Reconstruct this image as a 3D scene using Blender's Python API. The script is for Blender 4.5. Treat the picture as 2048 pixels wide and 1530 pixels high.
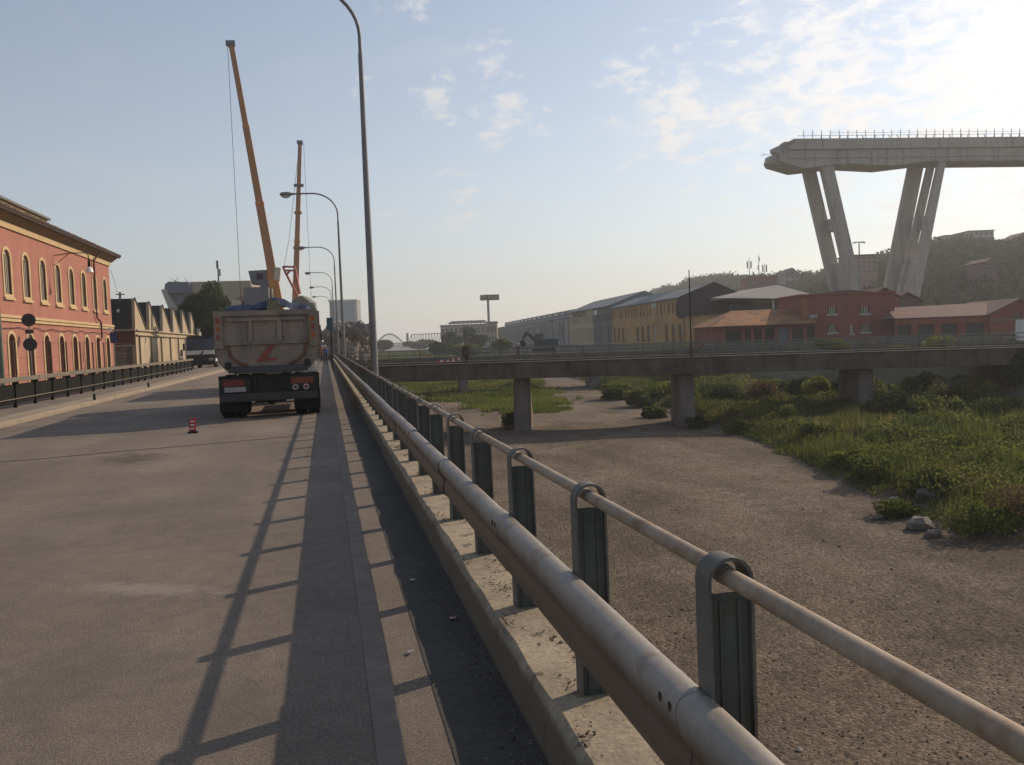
import bpy, bmesh, math, random
import numpy as np
from mathutils import Vector, Matrix, geometry
random.seed(7); rng = np.random.default_rng(7)
S = bpy.context.scene
for o in list(bpy.data.objects): bpy.data.objects.remove(o, do_unlink=True)
COL = S.collection
# ------------------------------------------------------------------ camera
FPX, ROLL, PITCH, YAW, CZ = 1800.0, 0.038, math.radians(2.772), math.radians(-11.632), 1.7
def lin(x, y, w):
    c, s = math.cos(ROLL), math.sin(ROLL)
    dx = x*c + y*s; dy = -x*s + y*c
    wy = dy*math.sin(PITCH) + w*math.cos(PITCH); wz = dy*math.cos(PITCH) - w*math.sin(PITCH)
    return Vector((dx*math.cos(YAW) - wy*math.sin(YAW), dx*math.sin(YAW) + wy*math.cos(YAW), wz))
EYE = Vector((0, 0, CZ))
def ray(px, py): return lin((px-1024)/FPX, -(py-765)/FPX, 1.0)
def at(px, py, D): return EYE + ray(px, py)*D             # a point at a given depth
def onz(px, py, z): r = ray(px, py); return EYE + r*((z-CZ)/r.z)
def onX(px, py, X): r = ray(px, py); return EYE + r*(X/r.x)
def onY(px, py, Y): r = ray(px, py); return EYE + r*(Y/r.y)
cd = bpy.data.cameras.new('camera'); cam = bpy.data.objects.new('camera', cd); COL.objects.link(cam)
R_, U_, F_ = lin(1, 0, 0), lin(0, 1, 0), lin(0, 0, 1)
cam.matrix_world = Matrix(((R_.x, U_.x, -F_.x, 0), (R_.y, U_.y, -F_.y, 0), (R_.z, U_.z, -F_.z, CZ), (0, 0, 0, 1)))
cd.sensor_width = 36; cd.lens = FPX/2048*36; cd.clip_start = 0.05; cd.clip_end = 20000
S.camera = cam
# ------------------------------------------------------------------ light
SUN_AZ, SUN_EL = math.radians(63.4), math.radians(29.5)      # azimuth to the right of the road (+Y), elevation
SD = Vector((math.sin(SUN_AZ)*math.cos(SUN_EL), math.cos(SUN_AZ)*math.cos(SUN_EL), math.sin(SUN_EL)))
W = bpy.data.worlds.new('World'); S.world = W; W.use_nodes = True
nt = W.node_tree; N = nt.nodes; L = nt.links; N.clear()
def nd(t, **k):
    n = N.new(t)
    for a, b in k.items(): setattr(n, a, b)
    return n
def mth(op, a, b=None, c=None, clamp=False):
    n = nd('ShaderNodeMath', operation=op); n.use_clamp = clamp
    for i, v in enumerate((a, b, c)):
        if v is None: continue
        if isinstance(v, (int, float)): n.inputs[i].default_value = v
        else: L.new(v, n.inputs[i])
    return n.outputs[0]
sky = nd('ShaderNodeTexSky', sky_type='NISHITA'); sky.sun_disc = False
sky.sun_elevation = SUN_EL; sky.sun_rotation = SUN_AZ; sky.dust_density = .7; sky.air_density = 1.0; sky.ozone_density = 1.0; sky.altitude = 20
tc = nd('ShaderNodeTexCoord'); sep = nd('ShaderNodeSeparateXYZ'); L.new(tc.outputs['Generated'], sep.inputs[0])
zz = mth('ADD', mth('MAXIMUM', sep.outputs[2], 0.0), 0.14)
cmb = nd('ShaderNodeCombineXYZ'); L.new(mth('DIVIDE', sep.outputs[0], zz), cmb.inputs[0]); L.new(mth('DIVIDE', sep.outputs[1], zz), cmb.inputs[1])
def noise(vec, sc, det=8, rough=.6, dist=0.0):
    n = nd('ShaderNodeTexNoise'); n.inputs['Scale'].default_value = sc; n.inputs['Detail'].default_value = det
    n.inputs['Roughness'].default_value = rough; n.inputs['Distortion'].default_value = dist
    L.new(vec, n.inputs['Vector']); return n.outputs['Fac']
n_big = noise(cmb.outputs[0], 1.3, 4, .55, .3); fl = nd('ShaderNodeMapping'); fl.inputs['Scale'].default_value = (1, 1, 2.3); L.new(tc.outputs['Generated'], fl.inputs[0])
n_puff = noise(fl.outputs[0], 30, 6, .6, .3)
def puff(px, py, r, gain):                      # a cloud bank around one direction of the sky
    d = ray(px, py).normalized(); dp = nd('ShaderNodeVectorMath', operation='DOT_PRODUCT'); dp.inputs[1].default_value = d
    L.new(tc.outputs['Generated'], dp.inputs[0])
    ang = mth('SQRT', mth('MAXIMUM', mth('MULTIPLY', mth('SUBTRACT', 1.0, dp.outputs['Value']), 2.0), 0.0))
    return mth('MULTIPLY', mth('SUBTRACT', 1.0, mth('DIVIDE', ang, r/FPX), clamp=True), gain)
cover = None
for p in [(872,190,66,.75),(905,252,30,.5),(1000,232,95,.75),(985,128,85,.6),(715,155,60,.42),(1262,155,95,.72),(1340,215,190,.7),(1090,245,45,.4),
          (930,405,150,.34),(1540,245,280,.6),(1660,160,330,.8),(1990,130,370,1.0),(770,430,90,.25),(520,195,60,.25),(800,10,90,.4),(1850,30,260,.5)]:
    v = puff(*p); cover = v if cover is None else mth('MAXIMUM', cover, v)
dens = mth('MULTIPLY_ADD', cover, 1.0, mth('MULTIPLY', mth('SUBTRACT', n_puff, .5), 2.6))
dens = mth('MULTIPLY', dens, mth('MINIMUM', mth('MULTIPLY', cover, 6.0), 1.0))
thin = mth('MULTIPLY', mth('SUBTRACT', n_big, .54, clamp=True), 1.2)
veil = mth('MULTIPLY_ADD', mth('POWER', 2.718, mth('MULTIPLY', mth('MAXIMUM', sep.outputs[2], 0.0), -5.5)), .55, .10)   # milky summer air, denser towards the horizon all round
thin = mth('ADD', thin, veil)
cl = nd('ShaderNodeMapRange', interpolation_type='SMOOTHSTEP'); cl.inputs['From Min'].default_value = .22; cl.inputs['From Max'].default_value = .95
L.new(dens, cl.inputs['Value'])
alpha = mth('MINIMUM', mth('ADD', mth('MULTIPLY', cl.outputs[0], .62), thin), .9)
ds = nd('ShaderNodeVectorMath', operation='DOT_PRODUCT'); ds.inputs[1].default_value = SD; L.new(tc.outputs['Generated'], ds.inputs[0])
glow = mth('POWER', mth('MAXIMUM', mth('MULTIPLY_ADD', ds.outputs['Value'], .5, .5), 0.0), 5.0)
ccol = nd('ShaderNodeMixRGB'); ccol.inputs[1].default_value = (4.7, 4.62, 4.6, 1); ccol.inputs[2].default_value = (10.5, 10.1, 9.7, 1); L.new(glow, ccol.inputs[0])
hz_ = nd('ShaderNodeHueSaturation'); hz_.inputs['Saturation'].default_value = .95; L.new(sky.outputs[0], hz_.inputs['Color'])
mx = nd('ShaderNodeMixRGB'); L.new(alpha, mx.inputs[0]); L.new(hz_.outputs[0], mx.inputs[1]); L.new(ccol.outputs[0], mx.inputs[2])
bg = nd('ShaderNodeBackground'); bg.inputs['Strength'].default_value = 0.118; L.new(mx.outputs[0], bg.inputs['Color'])
W.cycles.sampling_method = 'MANUAL'; W.cycles.sample_map_resolution = 512
wo = nd('ShaderNodeOutputWorld'); L.new(bg.outputs[0], wo.inputs['Surface'])
sl = bpy.data.lights.new('sun', 'SUN'); sl.energy = 3.8; sl.angle = math.radians(.53); sl.color = (1.0, .82, .62)
so = bpy.data.objects.new('sun', sl); COL.objects.link(so); so.rotation_euler = SD.to_track_quat('Z', 'Y').to_euler()
S.view_settings.view_transform = 'Standard'; S.view_settings.look = 'None'; S.view_settings.gamma = 1
S.view_settings.exposure = 0.06
S.view_settings.use_curve_mapping = False
S.render.engine = 'CYCLES'; S.cycles.max_bounces = 4; S.cycles.transparent_max_bounces = 6; S.cycles.volume_bounces = 0

# ------------------------------------------------------------------ materials
MATS = {}
def mat(name, col, var=.18, scale=2.0, rough=.85, bump=0.0, bscale=40.0, metal=0.0, streak=None, streak_col=None, fine=0.12, wave=None, spec=.3, stain=None):
    if name in MATS: return MATS[name]
    m = bpy.data.materials.new(name); m.use_nodes = True; t = m.node_tree; n = t.nodes; l = t.links
    b = n['Principled BSDF']; b.inputs['Roughness'].default_value = rough; b.inputs['Metallic'].default_value = metal
    b.inputs['Specular IOR Level'].default_value = spec
    g = n.new('ShaderNodeNewGeometry')
    def nz(sc, det=6, vec=None, r=.6):
        q = n.new('ShaderNodeTexNoise'); q.inputs['Scale'].default_value = sc; q.inputs['Detail'].default_value = det; q.inputs['Roughness'].default_value = r
        l.new(vec or g.outputs['Position'], q.inputs['Vector']); return q.outputs['Fac']
    def rng_(v, a, b_, c, d):
        q = n.new('ShaderNodeMapRange'); q.inputs[1].default_value = a; q.inputs[2].default_value = b_; q.inputs[3].default_value = c; q.inputs[4].default_value = d
        l.new(v, q.inputs[0]); return q.outputs[0]
    def mul(c, f):
        q = n.new('ShaderNodeVectorMath'); q.operation = 'SCALE'; l.new(c, q.inputs[0]); l.new(f, q.inputs['Scale']); return q.outputs[0]
    def mixc(c, col2, f):
        q = n.new('ShaderNodeMixRGB'); l.new(f, q.inputs[0]); l.new(c, q.inputs[1]); q.inputs[2].default_value = (*col2, 1); return q.outputs[0]
    rgb = n.new('ShaderNodeRGB'); rgb.outputs[0].default_value = (*col, 1); c = rgb.outputs[0]
    c = mul(c, rng_(nz(scale), .28, .72, 1-var, 1+var)); c = mul(c, rng_(nz(scale*17, 3), .25, .75, 1-fine, 1+fine))
    if streak:                                  # rain streaks and dirt running down a wall
        mp = n.new('ShaderNodeMapping'); mp.inputs['Scale'].default_value = (1, 1, .08); l.new(g.outputs['Position'], mp.inputs[0])
        c = mixc(c, streak_col or tuple(v*.45 for v in col), rng_(nz(streak, 6, mp.outputs[0]), .52, .75, 0, .75))
    if stain:                                   # (colour, scale, low, high, amount)
        c = mixc(c, stain[0], rng_(nz(stain[1], 7), stain[2], stain[3], 0, stain[4]))
    l.new(c, b.inputs['Base Color'])
    h = None
    if bump: h = nz(bscale, 5)
    if wave:
        w = n.new('ShaderNodeTexWave'); w.inputs['Scale'].default_value = wave[1]; w.bands_direction = wave[0]
        l.new(g.outputs['Position'], w.inputs['Vector']); h = w.outputs['Fac']; bump = wave[2]
    if h:
        bp = n.new('ShaderNodeBump'); bp.inputs['Strength'].default_value = 1; bp.inputs['Distance'].default_value = bump; l.new(h, bp.inputs['Height']); l.new(bp.outputs[0], b.inputs['Normal'])
    MATS[name] = m; return m
def foliage(name, cols, trans=.35):
    if name in MATS: return MATS[name]
    m = bpy.data.materials.new(name); m.use_nodes = True; t = m.node_tree; n = t.nodes; l = t.links; n.clear()
    a = n.new('ShaderNodeAttribute'); a.attribute_name = 'tint'; r = n.new('ShaderNodeValToRGB'); l.new(a.outputs['Fac'], r.inputs[0])
    e = r.color_ramp.elements
    while len(e) < len(cols): e.new(.5)
    for i, c in enumerate(cols): e[i].position = i/(len(cols)-1); e[i].color = (*c, 1)
    d = n.new('ShaderNodeBsdfDiffuse'); tr = n.new('ShaderNodeBsdfTranslucent'); mx_ = n.new('ShaderNodeMixShader'); mx_.inputs[0].default_value = trans
    l.new(r.outputs[0], d.inputs[0]); l.new(r.outputs[0], tr.inputs[0]); l.new(d.outputs[0], mx_.inputs[1]); l.new(tr.outputs[0], mx_.inputs[2])
    o = n.new('ShaderNodeOutputMaterial'); l.new(mx_.outputs[0], o.inputs[0]); MATS[name] = m; return m
# palette (real-world base colours)
CONC = mat('concrete', (.30,.27,.23), .2, 1.2, .9, .004, 60, stain=((.10,.09,.075), 2.2, .5, .72, .7), fine=.2)
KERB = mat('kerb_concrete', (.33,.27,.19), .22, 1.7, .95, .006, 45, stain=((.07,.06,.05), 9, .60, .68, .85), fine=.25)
KERBL = mat('pale_kerb_stone', (.285,.23,.168), .2, 1.5, .95, .004, 50, fine=.2)
BRIDGE = mat('old_bridge_concrete', (.105,.082,.063), .4, .7, .95, .02, 12, streak=2.2, streak_col=(.035,.03,.027), fine=.2)
PIER = mat('pier_concrete', (.18,.15,.13), .25, .5, .95, .01, 20, streak=1.8, fine=.2)
VIAD = mat('viaduct_concrete', (.365,.325,.28), .12, .12, .95, .01, 6, streak=.9, streak_col=(.16,.14,.118), fine=.08)
GALV = mat('weathered_galvanised_steel', (.40,.35,.30), .2, 3, .6, .0008, 200, .25, stain=((.17,.095,.055), 7, .56, .72, .65), fine=.12)
GALVD = mat('dull_grey_green_steel', (.085,.09,.08), .25, 3, .7, 0, 40, .2, stain=((.12,.075,.045), 9, .58, .75, .5))
PIPE = mat('rusty_pale_pipe', (.33,.26,.19), .25, 4, .65, .0006, 150, .1, stain=((.16,.085,.042), 8, .48, .68, .75))
POLE = mat('grey_galvanised_pole', (.20,.19,.185), .12, 1, .55, 0, 40, .35)
BLACKM = mat('black_painted_steel', (.011,.011,.010), .3, 2, .85, 0, 40, 0, stain=((.05,.038,.026), 5, .6, .75, .4), spec=.12)
BEAML = mat('dusty_barrier_rail', (.17,.145,.11), .25, 2, .7, 0, 40, .2)
RED = mat('red_stucco', (.355,.155,.115), .10, .5, .95, .003, 30, streak=1.2, streak_col=(.27,.11,.08), fine=.07)
TRIM = mat('yellow_trim', (.50,.365,.20), .10, 1, .9)
SHUT = mat('grey_shutter', (.46,.42,.34), .12, 2, .7)
SHUTB = mat('brown_shutter', (.10,.055,.035), .2, 2, .8)
TILE = mat('roof_tiles_dark', (.085,.065,.055), .3, 1.5, .9, .03, 3)
TILER = mat('roof_tiles_orange', (.30,.13,.05), .35, .4, .9, .03, 3, stain=((.10,.06,.04), .6, .45, .65, .8))
TILEB = mat('roof_tiles_brown', (.16,.095,.075), .22, .4, .9, .03, 3)
DARK = mat('dark_opening', (.02,.018,.017), .2, 2, .6)
GLASS = mat('window_glass', (.045,.05,.055), .2, 1, .15, spec=.6)
RUBBER = mat('rubber', (.018,.017,.016), .2, 4, .9)
STEELD = mat('dark_chassis', (.03,.028,.026), .3, 3, .8)
RUBBLE = mat('rubble', (.20,.175,.15), .35, .8, .95, .03, 6)
SOIL = mat('dry_soil', (.17,.13,.095), .3, .6, .95, .02, 9)
LEAF = foliage('leaves', [(.05,.075,.018),(.085,.112,.028),(.135,.15,.042),(.20,.19,.07)], .5)
LEAFD = foliage('dark_leaves', [(.03,.043,.016),(.05,.068,.024),(.08,.10,.035)], .45)
GRASSM = foliage('grass_blades', [(.06,.085,.02),(.095,.12,.03),(.14,.145,.04),(.25,.18,.085)], .5)
GREENG = foliage('fresh_grass', [(.075,.10,.018),(.115,.145,.026),(.17,.18,.045),(.20,.17,.08)], .5)
DRYL = foliage('dry_leaves', [(.09,.06,.03),(.15,.10,.05),(.21,.16,.09)])
YELL = foliage('yellow_green_leaves', [(.11,.135,.03),(.18,.19,.04),(.25,.24,.07)], .5)

# ------------------------------------------------------------------ mesh helpers
class MB:
    def __init__(s): s.v = []; s.f = []
    def add(s, vs, fs):
        o = len(s.v); s.v += [tuple(v) for v in vs]; s.f += [tuple(i+o for i in f) for f in fs]; return s
    def box(s, c, d, M=None):
        x, y, z = d[0]/2, d[1]/2, d[2]/2
        vs = [Vector((a*x, b*y, e*z)) for a in (-1, 1) for b in (-1, 1) for e in (-1, 1)]
        if M is not None: vs = [M @ v for v in vs]
        vs = [v + Vector(c) for v in vs]
        return s.add(vs, [(0,1,3,2),(4,6,7,5),(0,4,5,1),(2,3,7,6),(0,2,6,4),(1,5,7,3)])
    def bx(s, x0, x1, y0, y1, z0, z1): return s.box(((x0+x1)/2, (y0+y1)/2, (z0+z1)/2), (x1-x0, y1-y0, z1-z0))
    def prism(s, pts, ext):                     # closed outline swept by a vector
        n = len(pts); e = Vector(ext); a = [Vector(p) for p in pts]; b = [p+e for p in a]
        o = len(s.v); s.v += [tuple(p) for p in a+b]
        for t in geometry.tessellate_polygon([a]): s.f.append(tuple(o+i for i in t)); s.f.append(tuple(o+n+i for i in reversed(t)))
        for i in range(n): j = (i+1) % n; s.f.append((o+i, o+j, o+n+j, o+n+i))
        return s
    def tube(s, path, r, n=10, caps=True, flat=False):
        P = [Vector(p) for p in path]; rs = r if isinstance(r, (list, tuple)) else [r]*len(P); o = len(s.v); prev = None
        for i, p in enumerate(P):
            t = (P[min(i+1, len(P)-1)] - P[max(i-1, 0)]).normalized()
            if prev is None: u = t.orthogonal().normalized()
            else: u = (prev - t*prev.dot(t)).normalized()
            prev = u; w = t.cross(u)
            for k in range(n):
                a = 2*math.pi*(k+.5)/n; s.v.append(tuple(p + (u*math.cos(a) + w*math.sin(a))*rs[i]))
        for i in range(len(P)-1):
            for k in range(n):
                q = (k+1) % n; s.f.append((o+i*n+k, o+i*n+q, o+(i+1)*n+q, o+(i+1)*n+k))
        if caps: s.f.append(tuple(o+k for k in reversed(range(n)))); s.f.append(tuple(o+(len(P)-1)*n+k for k in range(n)))
        return s
    def beam(s, a, b, w, h, up=(0,0,1)):       # rectangular bar between two points; w, h may be (start, end)
        a, b = Vector(a), Vector(b); t = (b-a).normalized(); u = t.cross(Vector(up))
        if u.length < 1e-4: u = Vector((1,0,0))
        u.normalize(); v = u.cross(t); w = w if isinstance(w, tuple) else (w, w); h = h if isinstance(h, tuple) else (h, h)
        vs = [a+u*(i*w[0]/2)+v*(j*h[0]/2) for i, j in ((-1,-1),(1,-1),(1,1),(-1,1))] + [b+u*(i*w[1]/2)+v*(j*h[1]/2) for i, j in ((-1,-1),(1,-1),(1,1),(-1,1))]
        return s.add(vs, [(3,2,1,0),(4,5,6,7),(0,1,5,4),(1,2,6,5),(2,3,7,6),(3,0,4,7)])
    def ball(s, c, r, n=8, m=6):
        r = r if isinstance(r, (tuple, list)) else (r, r, r); o = len(s.v); c = Vector(c)
        for i in range(1, m):
            th = math.pi*i/m
            for k in range(n):
                ph = 2*math.pi*k/n; s.v.append((c.x+r[0]*math.sin(th)*math.cos(ph), c.y+r[1]*math.sin(th)*math.sin(ph), c.z+r[2]*math.cos(th)))
        s.v.append((c.x, c.y, c.z+r[2])); s.v.append((c.x, c.y, c.z-r[2])); T, B = len(s.v)-2, len(s.v)-1
        for k in range(n):
            q = (k+1) % n; s.f.append((T, o+k, o+q)); s.f.append((B, o+(m-2)*n+q, o+(m-2)*n+k))
            for i in range(m-2): s.f.append((o+i*n+k, o+(i+1)*n+k, o+(i+1)*n+q, o+i*n+q))
        return s
    def rock(s, c, r, seed=0):
        q = random.Random(seed); o = len(s.v); s.ball(c, r, 7, 5); c = Vector(c)
        for i in range(o, len(s.v)): v = Vector(s.v[i]); s.v[i] = tuple(c + (v-c)*q.uniform(.72, 1.2))
        return s
    def mesh(s, name, m, bevel=0, smooth=40):
        me = bpy.data.meshes.new(name); me.from_pydata(s.v, [], s.f); me.update()
        bm = bmesh.new(); bm.from_mesh(me); bmesh.ops.recalc_face_normals(bm, faces=bm.faces)
        if bevel: bmesh.ops.bevel(bm, geom=[e for e in bm.edges if len(e.link_faces) == 2 and e.calc_face_angle() > .5], offset=bevel, segments=2, affect='EDGES', clamp_overlap=True)
        bm.to_mesh(me); bm.free()
        if smooth: me.shade_smooth(); me.set_sharp_from_angle(angle=math.radians(smooth))
        if m: me.materials.append(m)
        return me
    def build(s, name, m, parent=None, bevel=0, smooth=40): return link(name, s.mesh(name, m, bevel, smooth), parent)
def link(name, me, parent=None, loc=None, rz=0):
    o = bpy.data.objects.new(name, me); COL.objects.link(o)
    if loc is not None: o.location = loc; o.rotation_euler.z = rz
    if parent is not None:
        o.parent = parent
        if loc is None and not parent.get('_local'): o.matrix_parent_inverse = WORLD[parent.name]
    return o
WORLD = {}
def tag(o, label=None, cat=None, group=None, kind=None):
    if label: o['label'] = label
    if cat: o['category'] = cat
    if group: o['group'] = group
    if kind: o['kind'] = kind
    WORLD[o.name] = (Matrix.Translation(o.location) @ Matrix.Rotation(o.rotation_euler.z, 4, 'Z')).inverted()
    return o
def thing(name, label, cat, loc=(0,0,0), group=None, rz=0, local=False):
    o = bpy.data.objects.new(name, None); COL.objects.link(o); o.location = loc; o.rotation_euler.z = rz; o.empty_display_size = .2
    if local: LOCAL.add(o.name)
    return tag(o, label, cat, group)
LOCAL = set()
def part(name, mb, m, parent, bevel=0, smooth=40):           # part given in world coordinates, or in the thing's own when it is local
    o = bpy.data.objects.new(name, mb if isinstance(mb, bpy.types.Mesh) else mb.mesh(name, m, bevel, smooth)); COL.objects.link(o)
    o.parent = parent; r = parent
    while r.parent: r = r.parent
    if parent == r and r.name not in LOCAL and r.name in WORLD: o.matrix_parent_inverse = WORLD[r.name]
    return o
def structure(name, mb, m, **k): return tag(mb.build(name, m, **k), kind='structure')
def copy_tree(root, loc, rz=None):
    c = root.copy(); COL.objects.link(c); c.location = loc
    if rz is not None: c.rotation_euler.z = rz
    def rec(a, b):
        for ch in [x for x in a.children]:
            d = ch.copy(); COL.objects.link(d); d.parent = b; rec(ch, d)
    rec(root, c); 
    if root.name in LOCAL: LOCAL.add(c.name)
    return c
def npmesh(name, V, F, m, tint=None):
    V = np.asarray(V, np.float32); F = np.asarray(F, np.int32); k = F.shape[1]; me = bpy.data.meshes.new(name)
    me.vertices.add(len(V)); me.vertices.foreach_set('co', V.ravel()); me.loops.add(F.size); me.loops.foreach_set('vertex_index', F.ravel())
    me.polygons.add(len(F)); me.polygons.foreach_set('loop_start', np.arange(0, F.size, k, dtype=np.int32)); me.polygons.foreach_set('loop_total', np.full(len(F), k, np.int32))
    if tint is not None: a = me.attributes.new('tint', 'FLOAT', 'FACE'); a.data.foreach_set('value', np.asarray(tint, np.float32))
    me.update(calc_edges=True); me.materials.append(m); return me
def leaf_quads(C, size, flat=.0):               # one small leaf-shaped face at each centre
    n = len(C); a = rng.normal(size=(n, 3)); a[:, 2] *= (1-flat); a /= np.linalg.norm(a, axis=1)[:, None]
    b = rng.normal(size=(n, 3)); b -= a*(a*b).sum(1)[:, None]; b /= np.linalg.norm(b, axis=1)[:, None]
    s = (size*rng.uniform(.6, 1.3, n))[:, None] if np.isscalar(size) else size[:, None]
    V = np.stack([C-a*s, C-b*s*.55, C+a*s, C+b*s*.55], 1).reshape(-1, 3)
    return V, np.arange(4*n).reshape(n, 4)
def blades(B, h, w, lean=.35):                   # a bent grass blade at each base
    n = len(B); ph = rng.uniform(0, 2*np.pi, n); d = np.stack([np.cos(ph), np.sin(ph), np.zeros(n)], 1); s = np.stack([-np.sin(ph), np.cos(ph), np.zeros(n)], 1)
    ln = rng.uniform(.1, 1, n)*lean; h = np.asarray(h)*np.ones(n); up = np.array([0, 0, 1.0]); w = np.asarray(w)*np.ones(n)
    m = B + up*(h*.55)[:, None] + d*(h*ln*.35)[:, None]; t = B + up*h[:, None] + d*(h*ln)[:, None]
    V = np.stack([B-s*w[:, None]/2, B+s*w[:, None]/2, m+s*w[:, None]*.35, m-s*w[:, None]*.35, t+s*w[:, None]*.06, t-s*w[:, None]*.06], 1).reshape(-1, 3)
    i = np.arange(n)[:, None]*6
    return V, np.concatenate([i+[0, 1, 2, 3], i+[3, 2, 4, 5]], 1).reshape(-1, 4)
def vnoise(x, y, s, seed=0):                     # cheap smooth noise in 0..1
    def h(i, j): v = np.sin(i*127.1+j*311.7+seed*74.7)*43758.5453; return v-np.floor(v)
    x = np.asarray(x)/s; y = np.asarray(y)/s; i, j = np.floor(x), np.floor(y); u, v = x-i, y-j; u = u*u*(3-2*u); v = v*v*(3-2*v)
    return (h(i, j)*(1-u)+h(i+1, j)*u)*(1-v) + (h(i, j+1)*(1-u)+h(i+1, j+1)*u)*v
def inpoly(x, y, poly):
    r = np.zeros(len(x), bool); n = len(poly)
    for i in range(n):
        (x1, y1), (x2, y2) = poly[i], poly[(i+1) % n]
        if y1 == y2: continue
        c = ((y1 > y) != (y2 > y)) & (x < (x2-x1)*(y-y1)/(y2-y1)+x1); r ^= c
    return r
def wall(outline, holes, fr, thick, rev):        # wall sheet in (u, z) with real openings and reveals; fr(u, z, depth) -> point
    mb = MB(); O = [Vector((p[0], p[1], 0)) for p in outline]; H = [[Vector((p[0], p[1], 0)) for p in h] for h in holes]
    al = O + [p for h in H for p in h]; o = len(mb.v); mb.v += [tuple(fr(p.x, p.y, 0)) for p in al]
    for t in geometry.tessellate_polygon([O]+H): mb.f.append(tuple(o+i for i in t))
    for h in H + [O]:
        d = thick if h is O else rev; n = len(h); b = len(mb.v); mb.v += [tuple(fr(p.x, p.y, 0)) for p in h] + [tuple(fr(p.x, p.y, d)) for p in h]
        for i in range(n): j = (i+1) % n; mb.f.append((b+i, b+j, b+n+j, b+n+i))
    return mb
def arch(u, z0, z1, w, n=6):                     # opening outline with a round-ish arched head
    p = [(u-w/2, z0), (u+w/2, z0)]; r = w*.42
    for k in range(n+1): a = math.pi*k/n; p.append((u+math.cos(a)*w/2, z1-r+math.sin(a)*r))
    return p
def rect(u0, u1, z0, z1): return [(u0, z0), (u1, z0), (u1, z1), (u0, z1)]
def sheet(poly, fr, d): return MB().add([fr(p[0], p[1], d) for p in poly], [tuple(range(len(poly)))])
# ================================================================== THE SETTING
def XR(Y): return 45 + .075*(Y-53)              # foot of the right bank
gm = mat('bare_earth', (.15,.125,.09), .25, .05, .95, .03, 4, stain=((.06,.075,.025), .03, .42, .6, .8))
g = MB(); rows = [-400, -40, 60, 160, 400, 900, 2500, 9000]; vs = []; fs = []
for Y in rows:
    r = XR(min(Y, 900)) - .9; vs += [(-6000, Y, -.08), (1.36, Y, -.08), (1.38, Y, -5.35), (r, Y, -5.35), (r+4.5, Y, -.45), (7000, Y, -.45)]
for i in range(len(rows)-1):
    for k in range(5): fs.append((i*6+k, i*6+k+1, (i+1)*6+k+1, (i+1)*6+k))
structure('ground', MB().add(vs, fs), gm, smooth=0)
# riverbed: pale gravel with low undulations
def rz(x, y):
    x = np.asarray(x, float); y = np.asarray(y, float)
    h = -5 + .22*(vnoise(x, y, 9, 1)-.5) + .10*(vnoise(x, y, 2.7, 2)-.5)
    edge = np.interp(y, [0, 22, 26.4, 32, 48.4, 69, 97, 137, 300], [19, 19.2, 19, 20.1, 24, 27.3, 30.6, 38, 60])
    return h + .55*np.clip((x-edge-.3)/2.5, 0, 1)
edgeX = lambda y: np.interp(y, [0, 22, 26.4, 32, 48.4, 69, 97, 137, 300], [19, 19.2, 19, 20.1, 24, 27.3, 30.6, 38, 60])
xs = np.arange(1.39, 62, .75); ys = np.concatenate([np.arange(-12, 70, .75), np.arange(70, 200, 2.5), np.arange(200, 900, 20)])
XX, YY = np.meshgrid(xs, ys); ZZ = rz(XX, YY); nx, ny = len(xs), len(ys)
XX = np.where(YY > 100, XX*(1+np.clip(YY-100, 0, 800)/800*.9), XX)
idx = np.arange(nx*ny).reshape(ny, nx); F = np.stack([idx[:-1, :-1], idx[:-1, 1:], idx[1:, 1:], idx[1:, :-1]], -1).reshape(-1, 4)
gr = bpy.data.materials.new('river_gravel'); gr.use_nodes = True; t = gr.node_tree; n = t.nodes; l = t.links; b = n['Principled BSDF']; b.inputs['Roughness'].default_value = .95; b.inputs['Specular IOR Level'].default_value = .15
geo = n.new('ShaderNodeNewGeometry')
def gn(sc, det=6, r=.6):
    q = n.new('ShaderNodeTexNoise'); q.inputs['Scale'].default_value = sc; q.inputs['Detail'].default_value = det; q.inputs['Roughness'].default_value = r; l.new(geo.outputs['Position'], q.inputs['Vector']); return q.outputs['Fac']
def grampt(f, *stops):
    q = n.new('ShaderNodeValToRGB'); l.new(f, q.inputs[0]); e = q.color_ramp.elements
    while len(e) < len(stops): e.new(.5)
    for i, (p, c) in enumerate(stops): e[i].position = p; e[i].color = (*c, 1)
    return q.outputs[0]
def gmix(a, b_, f, mode='MIX'):
    q = n.new('ShaderNodeMixRGB'); q.blend_type = mode
    for i, v in ((0, f), (1, a), (2, b_)):
        if isinstance(v, (int, float)): q.inputs[i].default_value = v
        elif isinstance(v, tuple): q.inputs[i].default_value = (*v, 1)
        else: l.new(v, q.inputs[i])
    return q.outputs[0]
c1 = grampt(gn(.22, 5), (.3, (.160,.131,.102)), (.55, (.212,.177,.140)), (.8, (.265,.228,.187)))
vor = n.new('ShaderNodeTexVoronoi'); vor.inputs['Scale'].default_value = 12.5; l.new(geo.outputs['Position'], vor.inputs['Vector'])
st = grampt(vor.outputs['Color'], (0, (.45,.42,.40)), (.55, (.95,.92,.88)), (1, (1.75,1.7,1.62)))
fm = n.new('ShaderNodeMapping'); fm.inputs['Scale'].default_value = (1, .35, 1); fm.inputs['Rotation'].default_value = (0, 0, .25); l.new(geo.outputs['Position'], fm.inputs[0]); fn = n.new('ShaderNodeTexNoise'); fn.inputs['Scale'].default_value = .30; fn.inputs['Detail'].default_value = 6; fn.inputs['Distortion'].default_value = .6; l.new(fm.outputs[0], fn.inputs['Vector'])
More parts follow.
